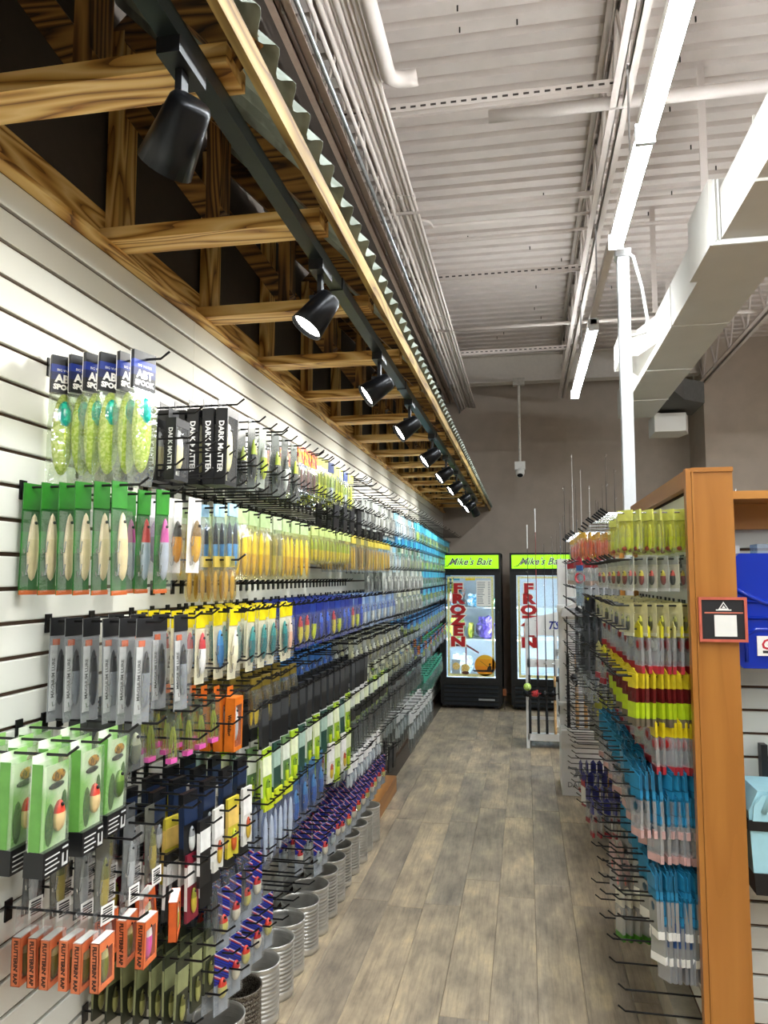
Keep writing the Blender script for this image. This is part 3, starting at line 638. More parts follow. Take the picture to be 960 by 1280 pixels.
# framed notices
def notice(x, y, z, w_, h_, label):
    t = thing('framed_notice', label, 'sign', (x, y, z)); fm = pm('c4604a', .5)
    b = MB(); b.box(0, w_, -.008, 0, 0, .008); b.box(0, w_, -.008, 0, h_ - .008, h_); b.box(0, .008, -.008, 0, .008, h_ - .008); b.box(w_ - .008, w_, -.008, 0, .008, h_ - .008); part('frame', b, fm, t)
    part('board', bx(.008, w_ - .008, -.004, -.001, .008, h_ - .008), pm('1e1d1f', .5), t)
    part('blank_card', bx(w_ * .32, w_ * .78, -.0055, -.004, h_ * .12, h_ * .60), PAPER, t)
    l = MB(); cx_ = w_ * .52; zt = h_ * .90
    def tri(s, m, yy): l.add([(cx_ - s, yy, zt - s * 1.55), (cx_ + s, yy, zt - s * 1.55), (cx_, yy, zt)], [(0, 1, 2)], m)
    tri(.016, 0, -.0046); zt -= .005; tri(.010, 1, -.0052); zt -= .006; tri(.0055, 0, -.0058)
    l.box(w_ * .36, w_ * .68, -.0052, -.0045, h_ * .70, h_ * .725, 0); part('logo', l, [PAPER, pm('1e1d1f', .5)], t)
    part('caption_strip', bx(w_ * .12, w_ * .92, -.0052, -.0045, h_ * .635, h_ * .665), pm('c8705c', .5), t)
notice(.519, 2.44, 1.36, .138, .135, 'black notice board in an orange frame fixed to the near oak post')
notice(.527, 4.165, 1.455, .10, .085, 'small black notice in an orange frame on the oak post beyond the power pole')
# blue case and cooler bag on the end display
t = thing('tackle_case', 'glossy royal blue moulded tackle case hanging on the end display', 'case', (.648, 2.50, 1.275))
BL = pm('0b2fa8', .22, var=.06, scale=5)
part('shell', MB().prism([(0, .01), (.01, 0), (.45, 0), (.46, .01), (.46, .345), (.45, .355), (.01, .355), (0, .345)], 0, .12, 1), BL, t)
for zz in (.155, .205): part('rib', MB().tube([(.02, .0, zz), (.44, .0, zz)], .006, 6), BL, t, True)
part('moulded_ridge', MB().tube([(.0 + .46 * k / 12, -.0, .24 - .05 * math.sin(math.pi * k / 12 * 1.6)) for k in range(13)], .008, 6), BL, t, True)
part('moulded_ridge', MB().tube([(.02, 0, .02), (.02, 0, .1), (.05, 0, .12), (.44, 0, .12)], .006, 6), BL, t, True)
lb = part('label', bx(.05, .25, -.008, -.002, .04, .10), PAPER, t); b = MB(); add_text(b, 'G', .045, (.075, -.0085, .074), (1, 0, 0), (0, 0, 1), 0, shear=.2, bold=.001); add_text(b, 'Gamakatsu', .018, (.15, -.0085, .066), (1, 0, 0), (0, 0, 1), 1); b.box(.065, .088, -.0086, -.008, .048, .056, 1); part('label_print', b, [pm('c01c2c', .5), pm('222222', .5)], lb)
b = MB(); add_text(b, 'Gamakatsu', .03, (.105, -.0075, .20), (0, 0, 1), (-1, 0, 0), 0, shear=.3); part('script_logo', b, PAPER, t)
part('hang_bag', MB().box(.07, .4, .02, .1, .355, .385), clear('bfe2ff', .2, .15, .25), t)
part('hook', MB().tube([(.2, .12, .37), (.2, .20, .38)], .004, 5), WIRE, t)
t = thing('white_box_package', 'white flat package hanging behind the blue case', 'package', (.645, 2.63, 1.60)); part('sleeve', bx(0, .05, 0, .03, 0, .06), PAPER, t); part('hang_tab', bx(.02, .035, .028, .032, .06, .085), CLEAR, t)
t = thing('cooler_bag', 'light blue soft cooler bag with black band hanging low on the end display', 'bag', (.655, 2.47, .615))
CB = pm('a8d8e4', .5, var=.04)
part('body', MB().prism([(0, .06), (.35, .06), (.37, .24), (.36, .30), (.02, .30), (-.008, .24)], 0, .18, 1), CB, t)
part('base_panel', MB().prism([(.004, .0), (.345, .0), (.35, .062), (0, .062)], -.004, .184, 1), BLACK, t)
part('band', bx(-.012, .376, -.006, .186, .185, .215), BLACK, t)
part('flap', MB().prism([(.0, .215), (.365, .215), (.34, .275), (.03, .29), (.005, .26)], -.012, -.004, 1), CB, t)
part('handle', MB().tube([(.03, -.01, .24), (.06, -.015, .31), (.12, -.018, .365), (.2, -.018, .375), (.27, -.015, .32), (.3, -.01, .24)], .009, 6), CB, t, True)
part('strap', bx(.085, .105, .18, .215, .27, .40), BLACK, t)

# ------------------------------------------------------------------ plinth and tin cans along the left wall
tag(put('wall_plinth', bx(WX, -.95, 4.7, 5.5, .0, .11).mesh('wall_plinth', OAKY)), 'low oak plinth at the foot of the slatwall past the tin cans', 'plinth')
TIN = pm('d2d0ca', .34, .75, var=.08, scale=20); TIN2 = speckled('8c8578', '3a2e24', 260, .5, .4, .5)
def can_mesh(m):
    R_, Hc = .079, .198; pr = [(R_ - .003, .004), (R_, .0), (R_, .012)]
    for k in range(11): z = .024 + k * .0145; pr += [(R_, z), (R_, z + .005), (R_ - .003, z + .0075), (R_ - .003, z + .012)]
    pr += [(R_, Hc - .012), (R_ + .0025, Hc - .006), (R_ + .0025, Hc), (R_ - .002, Hc), (R_ - .003, Hc - .01), (R_ - .003, .02)]
    b = MB().lathe(pr, 28); return b.mesh('wall', m, True)
cm = can_mesh(TIN); cm2 = can_mesh(TIN2); cb = MB().lathe([(.0765, .006), (0, .006)], 24).mesh('bottom', pm('77736c', .4, .7))
for k in range(14):
    y = 2.31 + k * .168
    lb = 'ribbed open tin can standing on the floor against the slatwall'
    if k == 1: lb = 'rust speckled open tin can standing on the floor against the slatwall'
    t = thing('tin_can', lb, 'can', (-.965 + random.uniform(-.008, .008), y, 0), random.random() * 6, None if k == 1 else 'tin cans in a row on the floor')
    put('wall', cm2 if k == 1 else cm, t); put('bottom', cb, t)

# ------------------------------------------------------------------ peg hooks
HOOKS = []
def hook(x, y, z, L, s, kind=0): HOOKS.append((x, y, z, L, s, kind))
def hook_mb(L, s, kind, o=(0, 0, 0)):
    b = MB(); ox, oy, oz = o
    b.box(min(ox, ox + s * .004), max(ox, ox + s * .004), oy - .011, oy + .011, oz - .028, oz + .016)
    b.tube([(ox, oy, oz), (ox + s * (L - .022), oy, oz), (ox + s * L, oy, oz + .016)], .0030, 5, 1 if kind == 1 else 0)
    if kind == 1: b.tube([(ox + s * (L - .022), oy, oz), (ox + s * (L + .002), oy, oz + .017)], .0042, 5, 0)
    return b

# ------------------------------------------------------------------ hanging packages
def lure(b, c, L, w_, m=0, m2=1, eye=2, tilt=0.0):
    b.ell(c, w_ * .6, w_, L / 2, 8, 7, m, m2, .15)
    b.ell((c[0] + w_ * .42, c[1], c[2] + L * .36), w_ * .25, w_ * .25, w_ * .25, 6, 4, eye)
def trebles(c, w_):
    b = MB()
    for z in (c[2] - .0, c[2] - .05):
        b.tube([(c[0] + .004, c[1] - w_, z + .012), (c[0] + .004, c[1] - w_ - .004, z - .012), (c[0] + .004, c[1] - w_ - .012, z - .014), (c[0] + .004, c[1] - w_ - .014, z - .004)], .0012, 4)
    return b
KIND = {}
def kind(key, parts_): KIND[key] = [(n, b.mesh(n, m, sm), sub) for n, b, m, sm, sub in parts_]
def carded(key, h, w_, t_, card, head=None, hh=.03, lc=('e8dcae', 'e8dcae'), ll=.6, lw=.3, strip=None, tre=True, txt=None, bag=CLEAR, cardback=True):
    P = []; c = (0, 0, -h * .55)
    b = MB().box(-t_ / 2, -t_ / 2 + .0016, -w_ / 2, w_ / 2, -h, .014) if cardback else MB().box(-t_ / 2, -t_ / 2 + .0012, -w_ / 2, w_ / 2, -hh, .014)
    if strip: b.box(-t_ / 2 + .0016, -t_ / 2 + .004, -w_ / 2, w_ / 2, -h, -h + .010, 1)
    P.append(('card', b, [card, strip or card], False, None))
    if head:
        hb = MB().box(-t_ / 2 + .0017, -t_ / 2 + .0035, -w_ / 2, w_ / 2, -hh, .014); P.append(('header', hb, head, False, None))
        if txt:
            q = MB(); add_text(q, txt, w_ * .28, (-t_ / 2 + .0042, 0, -hh * .5), (0, 1, 0), (0, 0, 1), 0, bold=.0006); P.append(('lettering', q, PAPER, False, None))
    b = MB(); lure(b, c, h * ll, w_ * lw); P.append(('lure', b, [lc[0] if not isinstance(lc[0], str) else pm(lc[0], .3), pm(lc[1], .3), BLACK], True, None))
    if tre: P.append(('treble_hook', trebles(c, w_ * lw), STEEL, False, None))
    b = MB(); x0, x1, y0, y1, z0, z1 = -t_ / 2 + .002, t_ / 2, -w_ / 2 + .002, w_ / 2 - .002, -h + .004, -hh - .004
    b.add([(x0, y0, z0), (x1, y0 + .004, z0 + .004), (x1, y1 - .004, z0 + .004), (x0, y1, z0), (x0, y0, z1), (x1, y0 + .004, z1 - .004), (x1, y1 - .004, z1 - .004), (x0, y1, z1)], [(0, 1, 5, 4), (1, 2, 6, 5), (2, 3, 7, 6), (4, 5, 6, 7), (0, 3, 2, 1)])
    P.append(('blister', b, bag, False, None)); kind(key, P)
def flat(key, h, w_, t_, card, label=None, edge=None, lc=None):
    """thin card packet with a printed label band, optional small lure in a bubble"""
    P = [('card', MB().box(-t_ / 2, t_ / 2 - .0012, -w_ / 2, w_ / 2, -h, .014), card, False, None)]
    if label: P.append(('label', MB().box(t_ / 2 - .0012, t_ / 2, -w_ * .46, w_ * .46, -h * .42, -.012).box(-t_ * .45, t_ * .45, -w_ / 2 - .0006, -w_ / 2, -h * .8, -h * .1), label, False, None))
    if edge: P.append(('sticker', MB().box(-t_ / 2 - .0004, t_ / 2 + .0004, -w_ / 2 - .001, w_ / 2 + .001, -h - .002, -h + .022), edge, False, None))
    if lc:
        b = MB(); lure(b, (t_ * .5 + .002, 0, -h * .68), h * .42, w_ * .2); P.append(('lure', b, [pm(lc[0], .3), pm(lc[1], .3), BLACK], True, None))
    kind(key, P)
def bagged(key, h, w_, t_, head, hh, fill, n=3, txt=None, tint='f6fbff', tail=None):
    """header card over a clear bag with soft baits inside"""
    P = [('header', MB().box(-.003, .003, -w_ / 2, w_ / 2, -hh, .016), head, False, None)]
    if txt: q = MB(); add_text(q, txt, w_ * .3, (.0036, 0, -hh * .5), (0, 1, 0), (0, 0, 1), 0, bold=.0008); P.append(('lettering', q, PAPER, False, None))
    b = MB()
    for i in range(n): b.ell(((i % 2 - .5) * t_ * .3, (i - (n - 1) / 2) * w_ / n * .9, -hh - (h - hh) * .52), t_ * .28, w_ / n * .42, (h - hh) * .42, 7, 6, 0, 1 if tail else 0)
    P.append(('soft_bait', b, [fill, tail or fill], True, None))
    s = MB(); a = .36; z0, z1 = -h, -hh
    ring = lambda x, y, z: [(-x, -y, z), (x, -y, z), (x, y, z), (-x, y, z)]
    lv = [(.002, w_ / 2, z1), (t_ / 2, w_ / 2 - .002, z1 - (h - hh) * .25), (t_ / 2, w_ / 2 - .002, z0 + (h - hh) * .2), (.001, w_ / 2, z0)]
    vs = [p for x, y, z in lv for p in ring(x, y, z)]; fs = []
    for i in range(3):
        for k in range(4): fs.append((i * 4 + k, i * 4 + (k + 1) % 4, i * 4 + 4 + (k + 1) % 4, i * 4 + 4 + k))
    s.add(vs, fs); P.append(('bag', s, clear(tint, .16, .14, .05), False, None)); kind(key, P)
def boxed(key, h, w_, t_, body, win, spine=None, tcol=PAPER, lc=('d9d2a0', 'e9e4c0'), tab=True, top=None, size=.5, drop=0.0, tabm=None):
    """window box: solid sides, lure behind a window on the front (+x), lettering down the side facing -y"""
    b = MB(); q = .008; x0, x1, y0, y1 = -t_ / 2, t_ / 2, -w_ / 2, w_ / 2; zt, zb = -.012 - drop, -h
    b.box(x0, x0 + .0015, y0, y1, zb, zt); b.box(x0, x1, y0, y0 + .0015, zb, zt); b.box(x0, x1, y1 - .0015, y1, zb, zt); b.box(x0, x1, y0, y1, zb, zb + .0015)
    b.box(x0, x1, y0, y1, zt - .0015, zt, 1)
    for r in ((y0, y0 + q, zb, zt), (y1 - q, y1, zb, zt), (y0 + q, y1 - q, zt - .022, zt), (y0 + q, y1 - q, zb, zb + .012)): b.box(x1 - .0015, x1, r[0], r[1], r[2], r[3])
    P = [('box', b, [body, top or body], False, None)]
    if tab: P.append(('hang_tab', MB().box(x0, x0 + .0012, y0 + .01, y1 - .01, zt, .018), tabm or body, False, None))
    if spine:
        s = MB(); add_text(s, spine, t_ * size, (0, y0 - .0008, (zt + zb) / 2), (0, 0, -1), (1, 0, 0), 0, bold=.0006); P.append(('lettering', s, tcol, False, None))
    l = MB(); lure(l, (x1 - t_ * .35, 0, (zt + zb) / 2), h * .62, w_ * .24); P.append(('lure', l, [pm(lc[0], .35), pm(lc[1], .35), BLACK], True, None))
    P.append(('inner_card', bx(x0 + .004, x0 + .006, y0 + .004, y1 - .004, zb + .004, zt - .004), win, False, None))
    P.append(('window', MB().add([(x1 - .0008, y0 + q, zb + .012), (x1 - .0008, y1 - q, zb + .012), (x1 - .0008, y1 - q, zt - .022), (x1 - .0008, y0 + q, zt - .022)], [(0, 1, 2, 3)]), CLEAR, False, None))
    kind(key, P)
def strip_rig(key, h, w_, top, th, mid, low, foot=None):
    """slim clear sleeve: coloured card top, skirt in the middle, pale sleeve below"""
    P = [('header', MB().box(-.004, .004, -w_ / 2, w_ / 2, -th, .016).prism([(-w_ / 2, .016), (w_ / 2, .016), (0, .034)], -.001, .001, 0), top, False, None)]
    b = MB(); b.ell((0, 0, -th - (h - th) * .2), .007, w_ * .42, (h - th) * .2, 7, 5); P.append(('skirt', b, mid, True, None))
    P.append(('sleeve', MB().box(-.005, .005, -w_ / 2, w_ / 2, -h, -th), low, False, None))
    if foot: P.append(('sticker', MB().box(-.0056, .0056, -w_ / 2 - .0006, w_ / 2 + .0006, -h, -h + .024), foot, False, None))
    kind(key, P)
COUNT = {}
def hang(name, key, x, y, z, s, label, group, cat='lure pack', jit=.10, tilt=.0):
    t = bpy.data.objects.new(name, None); COL.objects.link(t); t.empty_display_size = .02
    t.location = (x, y, z - .006); t.rotation_euler = (random.uniform(-.03, .03) + tilt, random.uniform(-.03, .03), (0 if s > 0 else math.pi) + random.uniform(-jit, jit))
    tag(t, label, cat, group)
    for n, me, sub in KIND[key]: put(n, me, t)
    return t
def block(name, keys, z, ys, n, xr, label, s=1, cat='lure pack', jit=.10, L=None, hk=0, tilt=0.0, bias=-.16):
    """hooks at every y in ys; n packages on each between wall distances xr (base side first)"""
    base = WX if s > 0 else GX; i = 0; xr0, L0 = xr, L
    for y in ys:
        if s > 0 and y > 6.2:
            q = max(.62, 1 - (y - 6.2) * .14); xr = (xr0[0] * q, xr0[1] * q); L = (L0 or max(xr0) + .045) * q
        hook(base, y, z, L or (max(xr) + .045), s, hk)
        for k in range(n):
            d = xr[0] + (xr[1] - xr[0]) * (k / max(1, n - 1)) + random.uniform(-.003, .003)
            key = keys[(i + (k if len(keys) > 1 else 0)) % len(keys)]
            o = hang(name, key, base + s * d, y + random.uniform(-.004, .004), z, s, label, label if (n * len(ys) > 1) else None, cat, jit, tilt)
            if cat != 'lure box': o.rotation_euler.z += bias
        i += 1
def rng(a, b, st):
    r = []; y = a
    while y < b - 1e-6: r.append(y); y += st
    return r
def empties(z, ys, L=.28, s=1, hk=0):
    for y in ys: hook(WX if s > 0 else GX, y, z, L * random.uniform(.96, 1.02), s, hk)
def Zr(k): return 2.44 - k * PITCHZ - .0 + .004   # height of slat groove k

# ---- package kinds, left wall
P_ = lambda h, r=.35: pm(h, r, var=.1, scale=40)
# soft squid spoon bag
h_, w_ = .275, .062
NAVY = striped(('0a0c12', '0a0c12', '0c1a50', '14308c'), 1 / .075, 2)
b = MB(); b.ell((0, 0, -.165), .017, .026, .098, 12, 12, 0)
b2 = MB(); b2.ell((.008, 0, -.122), .0125, .0175, .036, 10, 8, 0)
q = MB(); add_text(q, 'ABT', .026, (.0052, 0, -.034), (0, 1, 0), (0, 0, 1), 0, bold=.0012); add_text(q, 'SPOOK', .017, (.0052, 0, -.054), (0, 1, 0), (0, 0, 1), 0, bold=.001); add_text(q, 'BIG WATER', .008, (.0052, 0, -.013), (0, 1, 0), (0, 0, 1), 0)
s = MB(); lv = [(.003, .033, -.062), (.017, .030, -.11), (.016, .030, -.24), (.002, .033, -.292)]
vs = [p for x, y, z in lv for p in ((-x, -y, z), (x, -y, z), (x, y, z), (-x, y, z))]
s.add(vs, [(i * 4 + k, i * 4 + (k + 1) % 4, i * 4 + 4 + (k + 1) % 4, i * 4 + 4 + k) for i in range(3) for k in range(4)])
kind('squid', [('header', MB().box(-.005, .005, -.033, .033, -.068, .022).box(-.006, -.005, -.034, .034, -.07, .023, 1), [NAVY, PAPER], False, None), ('lettering', q, PAPER, False, None),
               ('squid_body', b, speckled('a9bf1f', 'd9e06a', 160, .52, .25), True, None), ('squid_eye_patch', b2, speckled('0c8f7e', '2fc2a4', 90, .5, .25), True, None), ('bag', s, clear('f4faf2', .22, .1, .06), False, None)])
# green blister with wooden plug
GRN = striped(('155a16', '155a16', '1f7420', '155a16', '1c6620'), 1 / .24, 2)
for kk, lc in (('green_cream', ('e2d0a0', 'ead9b0')), ('green_silver', ('aab2bc', 'c8489a')), ('green_blue', ('a9b9c2', 'c63a36'))):
    carded(kk, .235, .05, .022, GRN, P_('2c7a22'), .045, lc, .64, .3, P_('c8642e'), True)
boxed('dark_big', .235, .085, .036, P_('111113', .45), P_('e8e2b8'), 'DARK MATTER', pm('d8d8d6', .4), ('d8d498', 'e9e7c4'), size=.62)
boxed('dark_small', .175, .07, .03, P_('121214', .45), P_('cfcfc6'), 'DARK MATTER', pm('d0d0ce', .4), ('d9d29c', 'b9bcb8'), size=.55)
def clearlure(key, h, w, lc, card='9aa0a0', head=None, hh=.03, txt=None, t=.02, ll=.62, lw=.3, tre=True): carded(key, h, w, t, P_(card), P_(head) if head else None, hh, lc, ll, lw, None, tre, txt)
clearlure('dk_lime', .215, .055, ('2e342c', 'b9cf2a'), '3c423c'); clearlure('dk_silver', .215, .055, ('b6bbb4', '4a5048'), '3a3e3a'); clearlure('lime_tail', .2, .055, ('c3d62a', 'd9dccf'), '9ea69a')
bagged('redbrown', .165, .052, .02, speckled('c8871e', '8a1f16', 60), .05, P_('5a2e1e'), 3)
bagged('yellowworm', .165, .055, .022, P_('d9d86a'), .025, P_('c9cc1e'), 3, None, 'fbffe2', P_('9aa012'))
bagged('bluewhite', .16, .055, .02, P_('2a3a6a'), .03, P_('c9ccc4'), 3, None, 'eef4ff', P_('a8b83a'))
clearlure('silverclear', .16, .055, ('c9ccc6', 'a8aca4'), 'b9beb8'); clearlure('paleblue', .165, .055, ('d0e2ea', 'a8c8d4'), 'bcd6de', '8fc4d6'); clearlure('graysilver', .15, .055, ('8e928a', 'c9ccc0'), '7d827c')
bagged('cyanbag', .15, .055, .022, P_('3fa9c4'), .05, P_('9fc6b4'), 3, None, 'e6fbff', P_('4a7a4e')); bagged('cyanlime', .15, .055, .022, P_('58b9d4'), .045, P_('c8d85a'), 3); bagged('blueheader', .15, .055, .022, P_('2f7fb4'), .05, P_('8f9c92'), 3)
clearlure('amber', .185, .06, ('d8a21e', '7a5a12'), 'e6e4dc', None); clearlure('purple', .185, .06, ('5a2a6a', 'a888b4'), 'dedbe0', None); clearlure('ambr_blk', .185, .06, ('e0961c', '2a2418'), 'dcd8d0', None)
bagged('blueblack', .175, .05, .022, P_('9cc4dc'), .02, P_('5a9ac4'), 2, None, 'e6f2fa', P_('141a22'))
bagged('goldbag', .115, .05, .02, P_('b9a24a'), .015, P_('b8961a'), 2, None, 'fff6cf')
bagged('yellowskirt', .205, .06, .024, P_('a9c08a'), .03, P_('cda812'), 2, None, 'fffbe0', P_('e6cf2a')); bagged('yellowclear', .205, .06, .024, P_('b6c4a0'), .03, P_('b9a84a'), 2, None, 'f6f6ea', P_('84804a'))
bagged('yellowshort', .135, .055, .02, P_('b4c47a'), .022, P_('d2be18'), 3, None, 'fffde2', P_('9cae2a')); bagged('olivebag', .15, .055, .02, P_('7d7a4a'), .03, P_('6a5a20'), 3, None, 'f6f0d8'); bagged('goldlong', .17, .055, .02, P_('c9b84a'), .025, P_('cf9f14'), 3)
# magnum clear packs
def magn(key, lc, txt):
    carded(key, .225, .055, .02, P_('8d8f90'), P_('202022'), .028, lc, .58, .22, None, True)
    me = MB(); me.box(-.007, -.0055, -.0265, -.006, -.2, -.05); add_text(me, txt, .013, (-.0050, -.0165, -.125), (0, 0, 1), (0, -1, 0), 1, bold=.0003)
    KIND[key].append(('side_label', me.mesh('side_label', [pm('c9cac9', .4), BLACK]), None)); KIND[key].append(('corner_mark', MB().box(-.007, -.005, -.02, .0, -.05, -.036).mesh('corner_mark', P_('d8602e')), None))
magn('magnum', ('3a3c40', '17181a'), 'MAGNUM LURE'); magn('magnum_silver', ('8b9095', '2a2b2e'), 'MAGNUM LURE'); magn('rainbow', ('c9b6d4', '7fc4c9'), 'MAGNUM LURE')
def yhead(key, lc): carded(key, .19, .045, .02, P_('d8d2b4'), P_('dcc80c'), .034, lc, .62, .32, None, True, None, CLEAR)
yhead('yh_red', ('f0eeea', 'd0202a')); 
KIND['yh_red'] = [(n, m, s) for n, m, s in KIND['yh_red']]
yhead('yh_blue', ('2a7fc4', '3a9ae0')); yhead('yh_cream', ('eee6c4', 'f2eed8')); yhead('yh_teal', ('0f6a6c', '128a86')); yhead('yh_peach', ('e8b494', 'e8d4c0'))
clearlure('navy_lime', .17, .05, ('c9d22a', '1c2c7a'), '1c3484'); clearlure('navy', .17, .05, ('1b3aa0', '2a58c4'), '15287c'); clearlure('navyred', .17, .05, ('c9b83a', 'b0202a'), '1a2a78'); clearlure('bluegrey', .17, .05, ('8aa6c4', '3a5aa4'), '5a78a8'); clearlure('bluegrey2', .17, .05, ('c9ccc0', '6a86b4'), '8298b4')
bagged('whiteolive', .15, .055, .02, P_('b9bda4'), .03, P_('b8b894'), 3); bagged('pinkbag', .13, .055, .02, P_('d4a8a8'), .03, P_('d6b4a8'), 3)
# frog bags with black base box
b = MB(); lure(b, (.020, .008, -.135), .075, .019)
bs = MB().box(-.026, .026, -.048, .048, -.262, -.205); 
bt = MB(); bt.box(.0262, .0268, .022, .044, -.257, -.212, 0); add_text(bt, 'T', .04, (.0274, .033, -.2345), (0, 1, 0), (0, 0, 1), 1, bold=.003)
for i in range(4): bt.box(.0262, .0268, -.04, .012 - .008 * (i % 2), -.222 - i * .011, -.219 - i * .011, 0)
def frog(key, lc):
    b = MB(); lure(b, (.020, .012, -.135), .075, .020); lf = MB(); lf.ell((.0165, -.018, -.15), .002, .016, .05, 8, 6, 0); lf.ell((.0165, .034, -.12), .002, .012, .04, 8, 6, 0)
    lo = MB(); lo.ell((.0175, .008, -.04), .0025, .026, .014, 10, 6, 0); lo.ell((.0168, .002, -.062), .002, .03, .008, 8, 5, 1)
    kind(key, [('card', MB().box(-.0165, -.0145, -.048, .048, -.205, .014).box(.0135, .0155, -.047, .047, -.203, -.012), speckled('8fbf6a', 'dfe6d2', 9, .48, .4), False, None),
               ('side_stripe', MB().box(-.0145, .0135, -.048, -.0465, -.203, -.004), P_('6aa84c'), False, None), ('leaf_print', lf, P_('47672c'), True, None), ('logo_print', lo, [speckled('c98a1e', '6a4a12', 120), P_('3c3a30')], True, None),
               ('lure', b, [pm(lc[0], .35), pm(lc[1], .35), BLACK], True, None), ('base_box', bs, P_('141416', .4), False, None), ('base_print', bt, [pm('c9cac8', .5), BLACK], False, None),
               ('sleeve', MB().box(-.022, .024, -.047, .047, -.204, -.008), clear('f6fff0', .2, .1, .06), False, None)])
FS = .78
frog('frog_tan', ('dcc08a', 'c8402e')); frog('frog_lime', ('1c1c22', 'c4e01a')); frog('frog_green', ('4a6a2a', '6a8a3a'))
for kk in ('frog_tan', 'frog_lime', 'frog_green'):
    for n_, me_, _s in KIND[kk]: me_.transform(Matrix.Scale(FS, 4))
clearlure('smallbox', .12, .06, ('6a6e5a', 'a4a88c'), '484b48', None)
# chartreuse skirts with pink tags
b = MB()
for i in range(7): a = i * .9; b.tube([(0, 0, -.03), (.006 * math.cos(a), .012 * math.sin(a), -.08), (.009 * math.cos(a), .020 * math.sin(a), -.145)], [.003, .003, .001], 4)
kind('skirt', [('card', MB().box(-.011, -.0095, -.024, .024, -.03, .014), P_('3c4030'), False, None), ('skirt', b, P_('9fa52a'), False, None), ('jig_head', MB().ell((0, 0, -.035), .008, .009, .012, 8, 6), P_('5a5c3a'), True, None),
               ('bag', MB().box(-.01, .010, -.024, .024, -.16, -.004), clear('f4f8e4', .18, .12, .05), False, None), ('price_sticker', MB().box(-.0105, .0106, -.025, .012, -.162, -.146), P_('d45aa4'), False, None)])
for n_, me_, _s in KIND['skirt']: me_.transform(Matrix.Scale(.74, 4))
boxed('orange_tall', .165, .06, .03, P_('d8701c'), P_('c9ccc8'), 'Wobbling', pm('231a12', .5), ('b9bcc0', 'd8dadb'), size=.5)
bagged('yelbrown', .14, .055, .02, P_('6a5a1c'), .02, P_('c9b41e'), 3, None, 'fbf8e0', P_('4a3e14')); clearlure('bluepk', .14, .05, ('2a7ac4', '1a4a94'), '2a62a4', None); clearlure('bluegreen', .14, .05, ('2a9a7a', '1a5ab4'), '2f6ea8', None); clearlure('olivecard', .14, .055, ('8a8a5a', 'b9b98a'), '7f8066', None)
flat('blackcard', .16, .055, .012, P_('17181a'), P_('3a3c3e'), P_('c9cac8')); flat('blackpack', .15, .06, .016, P_('101114'), P_('1c2c4a'), None, ('c9ccc8', '8a8e90')); flat('blackwhite', .15, .055, .010, P_('1b1b1c'), P_('e8e8e4'), None)
clearlure('strip_gold', .165, .04, ('a8963a', '6a6a2a'), '56564c', None, ll=.7); clearlure('strip_silver', .165, .04, ('b9bcbc', '8a8e8e'), '5a5c5c', None, ll=.7)
for kk in ('strip_gold', 'strip_silver'): 
    lb_ = MB().box(.0101, .0107, -.0195, .0195, -.168, -.128)
    for i_ in range(6): lb_.box(.0107, .0109, -.014, .014, -.162 + i_ * .005, -.1595 + i_ * .005 + .001 * (i_ % 2), 1)
    KIND[kk].append(('barcode_label', lb_.mesh('barcode_label', [PAPER, BLACK]), None))
flat('greencard', .16, .055, .009, P_('5a7a4a'), P_('dfe6d4'), None, ('b8cc2a', '5a7a2a')); flat('limecard', .17, .055, .009, P_('9fbf2a'), P_('e8efc8'), None, ('c4d82a', '6a8a2a')); flat('darkgreen', .16, .055, .008, P_('24463a'), P_('a9c4b4'), None)
flat('whitecard', .15, .055, .009, P_('d8d6ce'), P_('efeeea'), None, ('c8a83a', 'b04a2a')); flat('redcard', .15, .055, .009, P_('7a1c2e'), P_('e6e2dc'), None, ('b9a43a', '8a8a2a')); flat('yelcard', .15, .055, .01, P_('c9b83a'), P_('e8c46a'), None, ('c45a2a', 'b9c43a'))
boxed('orange_box', .138, .06, .021, P_('e07a4c'), P_('d8a07a'), "FLUTTERIN' RAP", pm('3a1c10', .5), ('7a7a3a', 'b8b07a'), tab=True, top=PAPER, size=.58, drop=.026, tabm=CLEAR)
boxed('orange_pink', .138, .06, .021, P_('e0703c'), P_('d8a07a'), "FLUTTERIN' RAP", pm('3a1c10', .5), ('d85aa0', 'e8e0d8'), tab=True, top=PAPER, size=.58, drop=.026, tabm=CLEAR)
boxed('orange_lime', .138, .06, .021, P_('e0662c'), P_('e0b070'), None, PAPER, ('b8a83a', 'd8d4b0'), tab=True, top=PAPER, drop=.026, tabm=CLEAR)
flat('olivedark', .15, .05, .007, P_('2c3020'), P_('8a8f62'), None, ('9a9a5a', '5a5a2a')); 
UNI = striped(('0c1656', '16288e', '0c1656', '1a30a4', '0e1a66', 'a81c24', 'c8b4bc', '16288e'), 1 / .028, 2, .7)
def uni(key, lc):
    carded(key, .15, .055, .014, P_('8a929a'), UNI, .07, lc, .36, .3, None, False, None, CLEAR)
uni('flagcard', ('c9c4b0', 'a82a2a')); uni('flagcard2', ('b9b46a', 'c43a2a')); uni('flagcard3', ('9aa4a4', '7a7e80'))
bagged('whiteblue', .2, .06, .024, P_('c8d42a'), .03, P_('dfe0d6'), 2, None, 'e6eeff', P_('e8e8e0')); clearlure('navybag', .19, .06, ('2a58a4', '3a7ab4'), '2a4a7c', '3c6c9c'); bagged('greybag', .2, .06, .024, P_('26282a'), .03, P_('5a5e5c'), 3, None, 'eef2f2', P_('2a2c2c'))
bagged('blackbag', .2, .06, .024, P_('1a1c1c'), .04, P_('3c403c'), 3, None, 'e6ecea', P_('1c1e1e')); bagged('whitefluff', .12, .05, .03, P_('e8e8e6'), .05, P_('e4e4e2'), 3)
